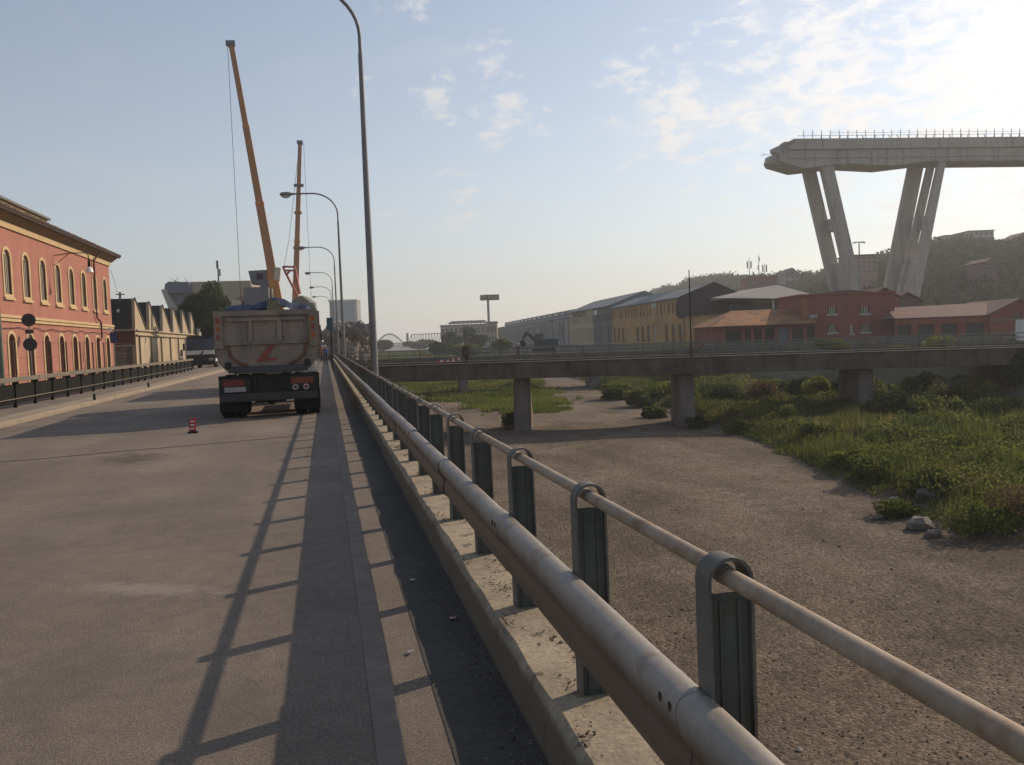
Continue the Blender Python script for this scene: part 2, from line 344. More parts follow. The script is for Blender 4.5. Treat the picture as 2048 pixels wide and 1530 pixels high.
c1 = gmix(c1, grampt(fn.outputs['Fac'], (.35, (.72,.70,.68)), (.5, (1,1,1)), (.62, (1.22,1.18,1.12)), (.72, (.9,.9,.9))), .9, 'MULTIPLY'); c1 = gmix(c1, grampt(gn(1.4, 6, .7), (.3, (.7,.7,.7)), (.7, (1.25,1.24,1.22))), .8, 'MULTIPLY')
c2 = gmix(c1, st, .72, 'MULTIPLY'); c2 = gmix(c2, grampt(gn(38, 4, .7), (.3, (.45,.43,.41)), (.7, (1.5,1.45,1.4))), .8, 'MULTIPLY')
l.new(c2, b.inputs['Base Color'])
mth_ = n.new('ShaderNodeMath'); mth_.operation = 'MULTIPLY_ADD'; l.new(vor.outputs['Distance'], mth_.inputs[0]); mth_.inputs[1].default_value = -1.0; l.new(gn(26, 6, .75), mth_.inputs[2])
bp = n.new('ShaderNodeBump'); bp.inputs['Distance'].default_value = .085; l.new(mth_.outputs[0], bp.inputs['Height']); l.new(bp.outputs[0], b.inputs['Normal'])
o = bpy.data.objects.new('riverbed', npmesh('riverbed', np.stack([XX, YY, ZZ], -1).reshape(-1, 3), F, gr)); COL.objects.link(o); o.data.shade_smooth(); tag(o, kind='structure')

# road
rm = bpy.data.materials.new('worn_asphalt'); rm.use_nodes = True; t = rm.node_tree; n = t.nodes; l = t.links; b = n['Principled BSDF']; b.inputs['Roughness'].default_value = .82; b.inputs['Specular IOR Level'].default_value = .35
geo = n.new('ShaderNodeNewGeometry')
mp = n.new('ShaderNodeMapping'); mp.inputs['Scale'].default_value = (1, .13, 1); l.new(geo.outputs['Position'], mp.inputs[0])
lane = n.new('ShaderNodeTexNoise'); lane.inputs['Scale'].default_value = .9; lane.inputs['Detail'].default_value = 5; l.new(mp.outputs[0], lane.inputs['Vector'])
c1 = grampt(gn(.35, 7), (.3, (.142,.115,.092)), (.5, (.180,.146,.117)), (.72, (.226,.184,.148)))
c1 = gmix(c1, grampt(lane.outputs['Fac'], (.3, (.78,.77,.76)), (.7, (1.15,1.13,1.1))), .8, 'MULTIPLY')
c1 = gmix(c1, grampt(gn(60, 3, .85), (.3, (.36,.36,.36)), (.7, (1.75,1.75,1.75))), .8, 'MULTIPLY'); c1 = gmix(c1, grampt(gn(6, 6, .7), (.3, (.82,.81,.80)), (.7, (1.16,1.15,1.14))), .9, 'MULTIPLY')
c1 = gmix(c1, (.28,.24,.2), grampt(gn(2.3, 8, .7), (.62, (0,0,0)), (.78, (.35,.35,.35))))
def spot(px, py, rx, ry, rot, col_, amt, nsc):   # a stain with its own ragged outline
    global c1
    pc = onz(px, py, 0); m4 = n.new('ShaderNodeMapping'); m4.vector_type = 'TEXTURE'; m4.inputs['Location'].default_value = pc; m4.inputs['Rotation'].default_value = (0, 0, rot); m4.inputs['Scale'].default_value = (rx, ry, 1); l.new(geo.outputs['Position'], m4.inputs[0])
    ln = n.new('ShaderNodeVectorMath'); ln.operation = 'LENGTH'; l.new(m4.outputs[0], ln.inputs[0]); nn_ = n.new('ShaderNodeMath'); nn_.operation = 'MULTIPLY_ADD'; l.new(gn(nsc, 6, .7), nn_.inputs[0]); nn_.inputs[1].default_value = 2.2; l.new(ln.outputs['Value'], nn_.inputs[2])
    q = n.new('ShaderNodeMapRange'); q.inputs[1].default_value = 2.05; q.inputs[2].default_value = 1.45; q.inputs[3].default_value = 0; q.inputs[4].default_value = amt; l.new(nn_.outputs[0], q.inputs[0]); c1 = gmix(c1, col_, q.outputs[0])
spot(262, 917, .75, 1.15, .3, (.085,.062,.048), .8, 4); spot(285, 1178, .75, .2, -.45, (.34,.29,.245), .5, 9); spot(330, 1010, 1.2, .9, 0, (.11,.095,.08), .3, 2); spot(120, 1060, .5, .9, .5, (.25,.21,.18), .22, 5); spot(470, 1420, .3, .5, 0, (.12,.10,.085), .4, 8); spot(150, 1350, .9, .6, .2, (.125,.105,.09), .35, 3); spot(620, 905, .1, 1.5, 0, (.09,.075,.06), .5, 5)
ck = n.new('ShaderNodeTexVoronoi'); ck.feature = 'DISTANCE_TO_EDGE'; ck.inputs['Scale'].default_value = .45; wv = n.new('ShaderNodeVectorMath'); wv.operation = 'MULTIPLY_ADD'; nn2 = n.new('ShaderNodeTexNoise'); nn2.inputs['Scale'].default_value = 2.2; nn2.inputs['Detail'].default_value = 6; l.new(geo.outputs['Position'], nn2.inputs['Vector'])
l.new(nn2.outputs['Color'], wv.inputs[0]); wv.inputs[1].default_value = (.7, .7, 0); l.new(geo.outputs['Position'], wv.inputs[2]); l.new(wv.outputs[0], ck.inputs['Vector'])
cr_ = n.new('ShaderNodeMapRange'); cr_.inputs[1].default_value = .006; cr_.inputs[2].default_value = .0015; cr_.inputs[4].default_value = .12; l.new(ck.outputs['Distance'], cr_.inputs[0]); c1 = gmix(c1, (.06,.05,.043), cr_.outputs[0])
l.new(c1, b.inputs['Base Color']); bp = n.new('ShaderNodeBump'); bp.inputs['Distance'].default_value = .011; l.new(gn(120, 4, .7), bp.inputs['Height']); l.new(bp.outputs[0], b.inputs['Normal'])
structure('road', MB().bx(-7.8, .80, -15, 420, -.3, 0), rm, smooth=0)
dk = mat('gutter_asphalt_shade', (.075,.066,.058), .25, 1.2, .9, .006, 90, fine=.25)
structure('gutter_strip', MB().add([(.44, -15, .004), (.79, -15, .004), (.79, 420, .004), (.44, 420, .004)], [(0,1,2,3)]), dk, smooth=0)  # darker asphalt with the kerb's cast shadow painted in
wp = mat('worn_white_paint', (.225,.188,.155), .25, 2, .85, stain=((.165,.132,.104), 4, .34, .56, 1.0), fine=.3)
structure('edge_line', MB().add([(.13, -15, .004), (.25, -15, .004), (.25, 420, .004), (.13, 420, .004)], [(0,1,2,3)]), wp, smooth=0)
structure('lane_line', MB().add([(-6.95, 14, .004), (-6.83, 14, .004), (-7.1, 420, .004), (-7.22, 420, .004)], [(0,1,2,3)]), wp, smooth=0)
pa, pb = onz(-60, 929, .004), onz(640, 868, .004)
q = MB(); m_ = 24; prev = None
for i in range(m_+1):                            # ragged dark strip across the road
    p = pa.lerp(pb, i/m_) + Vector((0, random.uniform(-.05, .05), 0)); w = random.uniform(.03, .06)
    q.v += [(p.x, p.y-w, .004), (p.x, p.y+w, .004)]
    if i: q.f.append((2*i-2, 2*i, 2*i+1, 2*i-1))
structure('road_cross_strip', q, mat('cross_strip_dark', (.06,.052,.045), .3, 5), smooth=0)
# right kerb that carries the railing, cast in lengths with slightly uneven edges
q = MB(); ny_ = 400; 
ys_ = [-12 + i*.3 for i in range(300)] + [78+i*6 for i in range(58)]
prof = lambda j: [(.79+j[0], -.28), (.80+j[1], .215+j[2]), (.83+j[3], .245+j[2]), (1.42, .245), (1.42, -5.4)]
for i, y in enumerate(ys_):
    j = [random.gauss(0, .005) for _ in range(4)] if y < 60 else [0]*4
    q.v += [(x, y, z) for x, z in prof(j)]
    if i: 
        for k in range(4): q.f.append(((i-1)*5+k, (i-1)*5+k+1, i*5+k+1, i*5+k))
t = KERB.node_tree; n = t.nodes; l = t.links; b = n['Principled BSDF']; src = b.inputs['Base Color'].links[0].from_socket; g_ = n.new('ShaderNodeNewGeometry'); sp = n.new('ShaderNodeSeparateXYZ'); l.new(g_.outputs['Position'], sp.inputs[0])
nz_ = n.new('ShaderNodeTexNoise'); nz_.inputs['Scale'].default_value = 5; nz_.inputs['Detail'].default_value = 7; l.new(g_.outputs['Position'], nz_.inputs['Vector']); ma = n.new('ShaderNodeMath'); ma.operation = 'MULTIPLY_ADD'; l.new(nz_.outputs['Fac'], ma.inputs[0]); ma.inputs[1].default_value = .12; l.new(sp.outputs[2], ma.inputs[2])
mr = n.new('ShaderNodeMapRange'); mr.inputs[1].default_value = .31; mr.inputs[2].default_value = .24; mr.inputs[4].default_value = .85; l.new(ma.outputs[0], mr.inputs[0]); mx_ = n.new('ShaderNodeMixRGB'); l.new(mr.outputs[0], mx_.inputs[0]); l.new(src, mx_.inputs[1]); mx_.inputs[2].default_value = (.105,.08,.056,1); l.new(mx_.outputs[0], b.inputs['Base Color'])  # road-side face browned by height: dirt, with its shade painted in
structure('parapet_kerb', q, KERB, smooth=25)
# left pavement with pale kerb
structure('kerb', MB().prism([(-7.79, -15, -.2), (-7.80, -15, .10), (-7.83, -15, .125), (-8.55, -15, .13), (-8.55, -15, -.2)], (-.55, 435, 0)), KERBL, smooth=0)
structure('pavement', MB().bx(-11.3, -8.35, -15, 420, -.2, .118), mat('dusty_pavement', (.19,.155,.125), .25, .9, .95, .004, 60, stain=((.08,.07,.055), 3, .55, .7, .6), fine=.2), smooth=0)
structure('side_street', MB().bx(-40, -11.3, -15, 300, -.3, -.02), mat('side_street_asphalt', (.14,.12,.10), .2, .5, .9, .004, 70), smooth=0)

# ------------------------------------------------------------------ roadside railing (posts, handrail, guard beam)
rail = thing('roadside_railing', 'galvanised guardrail with round handrail on looped flat posts along the river kerb', 'railing', (1.0, 2.2, .245))
p = MB(); RO, T_ = .065, .009                     # looped flat post, road on the -X side
prof = [(-RO, 0)] + [(-RO*math.cos(math.pi*k/10), .80 + RO*math.sin(math.pi*k/10)) for k in range(11)] + [(RO, 0)]
ri = RO - T_; inn = [(-ri, 0)] + [(-ri*math.cos(math.pi*k/10), .80 + ri*math.sin(math.pi*k/10)) for k in range(11)] + [(ri, 0)]
for y in (-.04, .04): p.v += [(x, y, z) for x, z in prof] + [(x, y, z) for x, z in inn]
k = len(prof)
for i in range(k-1):
    p.f += [(i, i+1, k+i+1, k+i), (2*k+i, 3*k+i, 3*k+i+1, 2*k+i+1), (i, 2*k+i, 2*k+i+1, i+1), (k+i, k+i+1, 3*k+i+1, 3*k+i)]
post_me = p.mesh('post', mat('post_steel', (.135,.128,.112), .2, 4, .65, 0, 40, .2, stain=((.19,.11,.06), 8, .55, .72, .6)))
w = MB().bx(-.055, .055, -.024, -.010, .0, .765); w.bx(-.03, -.022, -.029, -.024, .0, .75); w.bx(.022, .032, -.029, -.024, .0, .75)
web_me = w.mesh('web_plate', GALVD)
Y0, DY = 2.20, 1.272
for i in range(-2, 118):
    po = part('post', post_me, None, rail); po.location = (1.01, Y0+DY*i, .245); po.rotation_euler = (random.gauss(0, .014), random.gauss(0, .008), random.gauss(0, .05)); 
    we = part('web_plate', web_me, None, po)
ZP = 1.052; segs = []
y = -1.6; i = 0
while y < 152:
    ln = DY*4 if y > 0 else DY*3
    a = Vector((1.01+random.gauss(0, .003), y, ZP+random.gauss(0, .004))); bq = Vector((1.01, y+ln-.004, ZP+random.gauss(0, .002)))
    part('handrail', MB().tube([a, bq], .0245, 14), PIPE, rail)
    part('pipe_collar', MB().tube([bq-Vector((0, .03, 0)), bq+Vector((0, .03, 0))], .0262, 14), PIPE, rail); y += ln
wprof = [(.944,.738),(.930,.745),(.908,.746),(.886,.740),(.870,.729),(.860,.711),(.857,.686),(.859,.660),(.865,.636),(.876,.617),(.890,.603),(.899,.590),(.901,.570),(.896,.545),(.892,.515),(.892,.485),(.896,.460),(.908,.445),(.928,.438),(.944,.440)]
def wbeam(y0, y1, dx):
    m = MB(); k = len(wprof); t = .004
    cen = [(x+dx, z) for x, z in wprof]; back = []
    for i, (x, z) in enumerate(cen):
        x1, z1 = cen[max(i-1, 0)]; x2, z2 = cen[min(i+1, k-1)]; tx, tz = x2-x1, z2-z1; L_ = math.hypot(tx, tz); back.append((x-tz/L_*t, z+tx/L_*t))
    n_ = 2; st = [y0, y1]
    for yy in st: m.v += [(x, yy, z) for x, z in cen] + [(x, yy, z) for x, z in back]
    for i in range(k-1):
        m.f += [(i, i+1, 2*k+i+1, 2*k+i), (k+i, 3*k+i, 3*k+i+1, k+i+1), (i, k+i, k+i+1, i+1), (2*k+i, 2*k+i+1, 3*k+i+1, 3*k+i)]
    m.f += [(0, 2*k, 3*k, k), (k-1, 2*k-1, 4*k-1, 3*k-1)]
    return m
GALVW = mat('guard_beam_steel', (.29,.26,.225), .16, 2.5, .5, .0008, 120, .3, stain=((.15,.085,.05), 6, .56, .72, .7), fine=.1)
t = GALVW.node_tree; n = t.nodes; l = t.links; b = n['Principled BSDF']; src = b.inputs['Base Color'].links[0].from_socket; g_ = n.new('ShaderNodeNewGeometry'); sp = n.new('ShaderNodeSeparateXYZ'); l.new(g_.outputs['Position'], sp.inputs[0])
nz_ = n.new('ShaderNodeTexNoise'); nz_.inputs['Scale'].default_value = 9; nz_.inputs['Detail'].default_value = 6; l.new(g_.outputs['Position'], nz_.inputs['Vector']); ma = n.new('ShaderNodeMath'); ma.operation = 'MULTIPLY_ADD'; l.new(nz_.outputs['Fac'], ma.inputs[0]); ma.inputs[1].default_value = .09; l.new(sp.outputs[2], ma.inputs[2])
mr = n.new('ShaderNodeMapRange'); mr.inputs[1].default_value = .745; mr.inputs[2].default_value = .685; mr.inputs[4].default_value = .85; l.new(ma.outputs[0], mr.inputs[0]); mx_ = n.new('ShaderNodeMixRGB'); l.new(mr.outputs[0], mx_.inputs[0]); l.new(src, mx_.inputs[1]); mx_.inputs[2].default_value = (.15,.10,.07,1); l.new(mx_.outputs[0], b.inputs['Base Color'])  # brown dirt tone also paints in the shade of the beam's lower face
bolt_me = MB().tube([(.880, 0, 0), (.853, 0, 0)], .014, 8).mesh('bolt', mat('rusty_bolt', (.07,.04,.028), .3, 30, .9))
y = Y0 - DY*2 + .16; i = 0
while y < 150:
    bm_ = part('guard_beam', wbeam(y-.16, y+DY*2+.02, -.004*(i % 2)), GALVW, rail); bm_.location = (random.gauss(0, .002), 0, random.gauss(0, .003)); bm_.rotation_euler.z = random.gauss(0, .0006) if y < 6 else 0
    if y < 26:
        for dy in (-.12, -.05):
            for z in (.695,): q = part('bolt', bolt_me, None, bm_); q.location = (0, y+dy, z)
    y += DY*2; i += 1

# ------------------------------------------------------------------ street lamps
def make_lamp():
    t = thing('street_lamp', 'x', 'street lamp', (0, 0, 0), 'street lamps along the river road', local=True)
    path = [(0,0,0),(0,0,2),(0,0,9.3)]; part('pole', MB().tube(path, [.105,.098,.062], 14), POLE, t)
    pa = [(0,0,9.2)]; 
    for k in range(0, 11): a = math.pi/2*k/10; pa.append((-1.55+1.55*math.cos(a), 0, 9.75+1.35*math.sin(a)))
    pa.append((-2.75, 0, 11.08)); part('arm', MB().tube(pa, [.048]*len(pa), 10), POLE, t)
    h = MB(); hp = [(-2.5,0,11.08),(-2.75,0,11.08),(-3.1,0,11.05),(-3.45,0,11.03),(-3.58,0,11.03)]; h.tube(hp, [.06,.10,.23,.21,.05], 12)
    h.v = [(x, yy, 11.06 + (z-11.06)*.7) for x, yy, z in h.v]; hd = part('lamp_head', h, POLE, t)
    part('lens', MB().ball((-3.2, 0, 10.95), (.30,.18,.15), 10, 6), mat('lamp_lens', (.42,.42,.40), .05, 3, .3), hd)
    part('base_collar', MB().tube([(0,0,0),(0,0,.5)], [.125,.125], 14), POLE, t)
    return t
lamp = make_lamp(); lamp.location = (1.30, 24.9, .24); lamp.rotation_euler.z = 0
names = ['nearest tall grey street lamp, its curved arm running out of the top of the picture', 'second street lamp along the rail, its full arm and head showing beside the crane',
         'third street lamp along the rail, its arm crossing the far yellow boom', 'fourth street lamp along the rail, beyond the tipper truck', 'fifth street lamp along the rail, small in the distance', 'sixth street lamp along the rail, farthest and smallest of the row']
lamp['label'] = names[0]
for k, (Y, dz, X) in enumerate([(59.5, .15, 1.2), (92, .2, 1.3), (126, .4, 1.35), (158, .5, 1.4), (190, .6, 1.45)]):
    c = copy_tree(lamp, (X, Y, .24+dz)); c['label'] = names[k+1]; WORLD[c.name] = Matrix()

# ================================================================== LEFT SIDE OF THE ROAD
# black barrier along the pavement
bar = thing('pavement_barrier', 'long black panelled barrier with dusty top rail along the left pavement', 'barrier', (-9.6, 30, .12))
bX = lambda Y: -9.5 - .02*(Y-20)
ys_ = [14 + 2.15*i for i in range(30)]
pm = MB().bx(-.05, .05, -.045, .045, 0, .98); pm.bx(.05, .13, -.06, .06, .74, .96); pm.bx(.05, .06, -.07, -.05, .1, .8); pm = pm.mesh('post', BLACKM)
for i, Y in enumerate(ys_):
    o = part('post', pm, None, bar); o.location = (bX(Y), Y, .118); o.matrix_parent_inverse = WORLD[bar.name]
    if i == len(ys_)-1: break
    Y2 = ys_[i+1]
    part('panel', MB().beam((bX(Y)+.0, Y+.05, .55), (bX(Y2)+.0, Y2-.05, .55), .03, .62), BLACKM, bar)
    part('top_rail', MB().beam((bX(Y)+.16, Y-.02, 1.02), (bX(Y2)+.16, Y2-.022, 1.02), .05, .15), BEAML, bar, .012)
    part('lower_pipe', MB().tube([(bX(Y)+.07, Y, .40), (bX(Y2)+.07, Y2-.004, .40)], .018, 8), BEAML, bar)
stm = MB().tube([(0,0,0),(0,0,.16)], [.05,.045], 8); stm.ball((0,0,.17), .05, 8, 5); stm = stm.mesh('bollard_stump', RUBBER)
for k, (px, py, lb) in enumerate([(60, 846, 'short black stump on the pale kerb, nearest of the three'), (232, 798, 'short black stump on the pale kerb, middle of the three'), (313, 774, 'short black stump on the pale kerb, farthest of the three')]):
    p = onz(px, py, .125); o = bpy.data.objects.new('bollard_stump', stm); COL.objects.link(o); o.location = (max(min(p.x, -7.95), -8.3), p.y, .128); tag(o, lb, 'bollard', 'stumps on the left kerb')
# red two-storey building
rb = thing('red_building', 'long red stuccoed two-storey building with yellow arched window trims on the left', 'building', (-16, 74, 0))
FX = -16.0; fr = lambda u, z, d=0: (FX - d, u, z)
WY = [72.55 - 3.03*i for i in range(13)]; Y1, Y0b = 74.4, 33.0
holes = []; wins = []
for Y in WY:
    holes.append(arch(Y, 5.02, 7.34, 1.02)); wins.append((Y, 5.02, 7.34, 1)); holes.append(arch(Y, .15, 2.96, 1.02)); wins.append((Y, .15, 2.96, 0))
part('wall', wall(rect(Y0b, Y1, -.05, 8.74), holes, fr, .4, .32), RED, rb, smooth=0)
part('end_wall', MB().bx(-30, FX-.4, Y1-.35, Y1-.002, -.05, 8.74), RED, rb, smooth=0)
for (Y, z0, z1, up) in wins:
    o_, i_ = arch(Y, z0-(.16 if up else 0), z1+.17, 1.42, 10), arch(Y, z0, z1, 1.02, 10)
    m = MB(); n_ = len(o_)
    for d in (-.045, .05): m.v += [fr(*p, d) for p in o_] + [fr(*p, d) for p in i_]
    for k in range(n_):
        j = (k+1) % n_; m.f += [(k, j, n_+j, n_+k), (k, 2*n_+k, 2*n_+j, j), (n_+k, n_+j, 3*n_+j, 3*n_+k)]
    w_ = part('window', sheet(i_, fr, .10 if up else .2), SHUT if up else SHUTB, rb, smooth=0)
    part('trim', m, TRIM, w_, smooth=0)
    for s_ in (-.25, .0, .25) if up else (0,):
        part('bar', MB().box((FX-(.075 if up else .17), Y+s_, (z0+z1)/2-.1), (.03, .035, z1-z0-.25)), mat('window_bars', (.17,.155,.125), .1) if up else SHUTB, w_, smooth=0)
    if up: part('sill', MB().bx(FX-.02, FX+.12, Y-.78, Y+.78, z0-.30, z0-.165), TRIM, w_, smooth=0)
part('string_course', MB().bx(FX-.05, FX+.10, Y0b, Y1+.10, 3.60, 3.74), TRIM, rb, smooth=0)
part('string_course', MB().bx(FX-.05, FX+.14, Y0b, Y1+.14, 3.78, 3.93), TRIM, rb, smooth=0)
part('cornice', MB().prism([(FX-.3, Y0b, 8.45), (FX+.10, Y0b, 8.45), (FX+.12, Y0b, 8.76), (FX-.3, Y0b, 8.76)], (0, Y1+.10-Y0b, 0)), TRIM, rb, smooth=0)
part('soffit', MB().prism([(FX-.3, Y0b, 8.77), (FX+.14, Y0b, 8.77), (FX+.32, Y0b, 8.92), (FX+.58, Y0b, 9.10), (FX-.3, Y0b, 9.10)], (0, Y1+.5-Y0b, 0)), mat('brown_soffit', (.20,.13,.065), .2, 1.5), rb, smooth=0)
roof = part('roof', MB().prism([(FX+.72, Y0b, 9.11), (FX+.76, Y0b, 9.25), (FX-7, Y0b, 9.9), (FX-14, Y0b, 9.11)], (0, Y1+.75-Y0b, 0)), TILE, rb, smooth=0)
cm = MB().tube([(0,0,0),(-1.2,0,.12)], .09, 8).mesh('eave_tile', mat('eave_tile', (.11,.075,.06), .35, 5, .9))
for i in range(150):
    o = part('eave_tile', cm, None, roof); o.location = (FX+.80, Y1+.7-i*.27, 9.27+random.uniform(-.015, .015))
p1 = onX(95, 415, -18.3); part('attic', MB().bx(-24, -18.3, Y0b, 67.5, 9.2, 11.05), mat('attic_render', (.55,.40,.20), .1), rb, smooth=0)
part('attic_roof', MB().bx(-24.3, -18.1, Y0b-.2, 67.7, 11.052, 11.2), mat('attic_lead', (.16,.15,.14), .15), rb, smooth=0)
dp = [onX(189, 505, -15.2), Vector((-15.6, 69.3, 8.75)), onX(180, 516, -15.9), onX(189, 632, -15.9), onX(192, 640, -15.9), onX(193, 660, -15.9), onX(187, 665, -15.9)]
dp = [Vector((-15.5, 69.6, 9.05)), Vector((-15.85, 69.2, 8.4)), Vector((-15.86, 69.2, 4.35)), Vector((-15.78, 70.0, 4.0)), Vector((-15.78, 70.0, 2.95)), Vector((-15.85, 69.5, 2.7))]
part('downpipe', MB().tube(dp, .065, 8), mat('rusty_brown_pipe', (.10,.045,.03), .2), rb)
wl = thing('wall_lamp', 'street lamp on a long bracket fixed to the red facade', 'street lamp', (-16, 59.6, 7.6))
part('bracket', MB().tube([(-15.95, 59.8, 7.85), (-15, 59.8, 7.98), (-14.2, 59.8, 7.98), (-14.0, 59.8, 7.85), (-13.98, 59.8, 7.5)], .03, 6).tube([(-15.95, 59.8, 7.25), (-15.1, 59.8, 7.95)], .02, 6), BLACKM, wl)
part('socket', MB().tube([(-13.98, 59.8, 7.52), (-13.98, 59.8, 7.1)], [.07, .09], 8), BLACKM, wl)
part('shade', MB().tube([(-13.98, 59.8, 7.12), (-13.98, 59.8, 6.98), (-13.98, 59.8, 6.78)], [.08, .2, .24], 12), mat('white_enamel', (.75,.74,.70), .05, 3, .4), wl)
# facade cable
q = MB(); pts = []
for i in range(60): Y = 36 + i*.64; pts.append((-15.93, Y, 3.35 - .14*abs(math.sin(i*.62)) + .03*math.sin(i*1.7)))
o = q.tube(pts, .018, 5).build('facade_cable', BLACKM); tag(o, 'thin black cable sagging along the red facade below the string course', 'cable')
# post-and-wire fence in front of it
fe = thing('wire_fence', 'row of thin rusty fence posts in front of the red building', 'fence', (-14.4, 56, 0))
for i in range(12):
    Y = 72.6-2.95*i; part('post', MB().box((-14.3, Y, 1.25), (.07, .07, 2.5)), mat('rusty_post', (.12,.065,.05), .2), fe, smooth=0)
for z in (.9, 1.7, 2.42): part('wire', MB().tube([(-14.3, 40.1, z), (-14.3, 72.6, z)], .008, 4), mat('rusty_post', (.1,.06,.05)), fe)
# round signs seen from behind
def sign_disc(c, r, ang, m):
    a = Vector((math.cos(ang), math.sin(ang), 0)); return MB().tube([Vector(c)-a*.012, Vector(c)+a*.012], r, 22)
SB = mat('sign_back', (.035,.032,.03), .2, 4, .7)
p = at(57, 640, 43); sg = thing('road_sign', 'two round road signs on one pole seen from behind, before the red facade', 'road sign', (p.x, p.y, .0))
part('pole', MB().tube([(p.x, p.y, -.02), (p.x, p.y, p.z+.25)], .03, 8), POLE, sg)
z1 = p.z; z2 = at(58, 689, 43).z
for z in (z1, z2): part('disc', sign_disc((p.x+.02, p.y-.06, z), .31, math.radians(118), SB), SB, sg)
part('plate', MB().box((p.x+.02, p.y-.06, (z1+z2)/2+.02), (.36, .03, .17), Matrix.Rotation(math.radians(28), 3, 'Z')), SB, sg, smooth=0)
p = at(268, 668, 78); sg = thing('road_sign', 'single dark round road sign on a thin pole before the grey shed wall', 'road sign', (p.x, p.y, -.02))
part('pole', MB().tube([(p.x, p.y, -.02), (p.x, p.y, p.z+.2)], .035, 8), POLE, sg); part('disc', sign_disc((p.x, p.y-.06, p.z), .32, math.radians(110), SB), SB, sg)
p = at(227, 675, 62); sg = thing('road_sign', 'blue square road sign at the far corner of the red building', 'road sign', (p.x, p.y, -.02))
part('pole', MB().tube([(p.x, p.y, -.02), (p.x, p.y, p.z+.6)], .04, 8), POLE, sg); part('panel', MB().box((p.x, p.y-.07, p.z), (.42, .03, .75)), mat('blue_sign', (.03,.045,.13), .1, 4, .5), sg, smooth=0)
part('top_panel', MB().box((p.x-.2, p.y-.07, p.z+.55), (.3, .03, .22)), mat('white_enamel', (.75,.74,.70)), sg, smooth=0)
# poles
p = at(1.5, 700, 33); up_ = thing('utility_pole', 'grey green metal pole cut by the left edge of the picture', 'pole', (p.x, p.y, -.02)); part('shaft', MB().tube([(p.x, p.y, -.02), (p.x, p.y, 3.5)], [.09, .075], 10), mat('grey_green_paint', (.13,.15,.12), .1), up_)
part('cap', MB().tube([(p.x, p.y, 3.5), (p.x, p.y, 3.56)], [.085, .05], 10), BLACKM, up_)
p = at(242, 735, 76); t_ = at(240, 584, 76); up_ = thing('utility_pole', 'leaning concrete utility pole with small lamp beside the red building', 'pole', (p.x, p.y, -.02))
b0 = Vector((p.x, p.y, -.02)); t0 = Vector((t_.x, t_.y, t_.z)); part('shaft', MB().tube([b0, t0], [.16, .09], 10), mat('pole_concrete', (.19,.17,.15), .15), up_)
c = b0.lerp(t0, .82); part('lamp', MB().ball((c.x-.15, c.y-.15, c.z-.35), (.13, .13, .17), 10, 6), mat('white_enamel', (.75,.74,.70)), up_)
part('insulator', MB().box((t0.x, t0.y, t0.z-.2), (.7, .08, .08)), BLACKM, up_, smooth=0)
q = MB().tube([t0-Vector((.2, 0, .2)), t0.lerp(Vector((-15.8, 74, 8.2)), .5)-Vector((0, 0, .4)), (-15.8, 74, 8.2)], .012, 4); tag(q.build('overhead_wire', BLACKM), 'thin overhead wire from the utility pole to the red building', 'wire')
# saw-tooth sheds
sh = thing('sawtooth_shed', 'cream walled factory shed with a row of dark saw-tooth roofs', 'building', (-15.5, 82, 0))
SX = -15.6; AP = [(81.0, 6.35), (87.3, 6.35), (94.3, 6.35), (100.6, 6.35), (107, 6.35), (113.5, 6.35)]; EZ = 3.75
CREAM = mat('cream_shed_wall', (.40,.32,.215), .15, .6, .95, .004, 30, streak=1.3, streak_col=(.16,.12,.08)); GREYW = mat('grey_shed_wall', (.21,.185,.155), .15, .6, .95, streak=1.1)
SROOF = mat('dark_corrugated_roof', (.040,.042,.042), .2, .5, .8, wave=('X', 4.0, .02)); 
part('side_wall', MB().bx(SX-.3, SX, 80.9, 140, -.05, EZ), CREAM, sh, smooth=0)
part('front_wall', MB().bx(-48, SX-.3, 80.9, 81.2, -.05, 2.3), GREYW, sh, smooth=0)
part('board_band', MB().bx(-48, SX-.02, 80.8, 80.898, 2.42, EZ-.15), mat('red_brown_boards', (.14,.065,.05), .3, 2, .9, wave=('X', 1.2, .05)), sh, smooth=0)
part('ledge', MB().bx(-48, SX+.05, 80.6, 80.895, 2.30, 2.419), CREAM, sh, smooth=0); part('ledge', MB().bx(-48, SX+.05, 80.6, 80.895, EZ-.149, EZ), CREAM, sh, smooth=0)
for i, (Y, z) in enumerate(AP):
    part('gable', MB().prism([(SX, Y-.05, EZ+.002), (SX, Y+.35, z), (SX, Y+4.4, EZ+.002)], (-.25, 0, 0)), CREAM, sh, smooth=0)
    part('roof', MB().prism([(SX-.26, Y-.12, EZ+.01), (SX-.26, Y+.30, z-.02), (SX-.26, Y+4.5, EZ-.05)], (-34, 0, 0)), SROOF, sh, smooth=0)
    part('verge', MB().beam((SX+.03, Y+.3, z+.03), (SX+.03, Y+4.5, EZ+.06), .1, .12), mat('verge_tiles', (.12,.10,.085), .2), sh, smooth=0)
for z in (EZ-.1, EZ-.5): part('pipe_run', MB().tube([(SX+.12, 81, z), (SX+.12, 139, z)], .08, 8), CREAM, sh)
for i in range(10): part('downpipe', MB().tube([(SX+.1, 82+i*5.2, -.03), (SX+.1, 82+i*5.2, EZ-.5)], .07, 8), mat('shed_pipe', (.11,.085,.06), .2), sh)
q = MB()
for i in range(7): x = SX-.5-i*1.35; part('pilaster', MB().bx(x-.08, x+.08, 80.72, 80.898, -.05, 2.2), mat('shed_pipe', (.1,.09,.07)), sh, smooth=0)

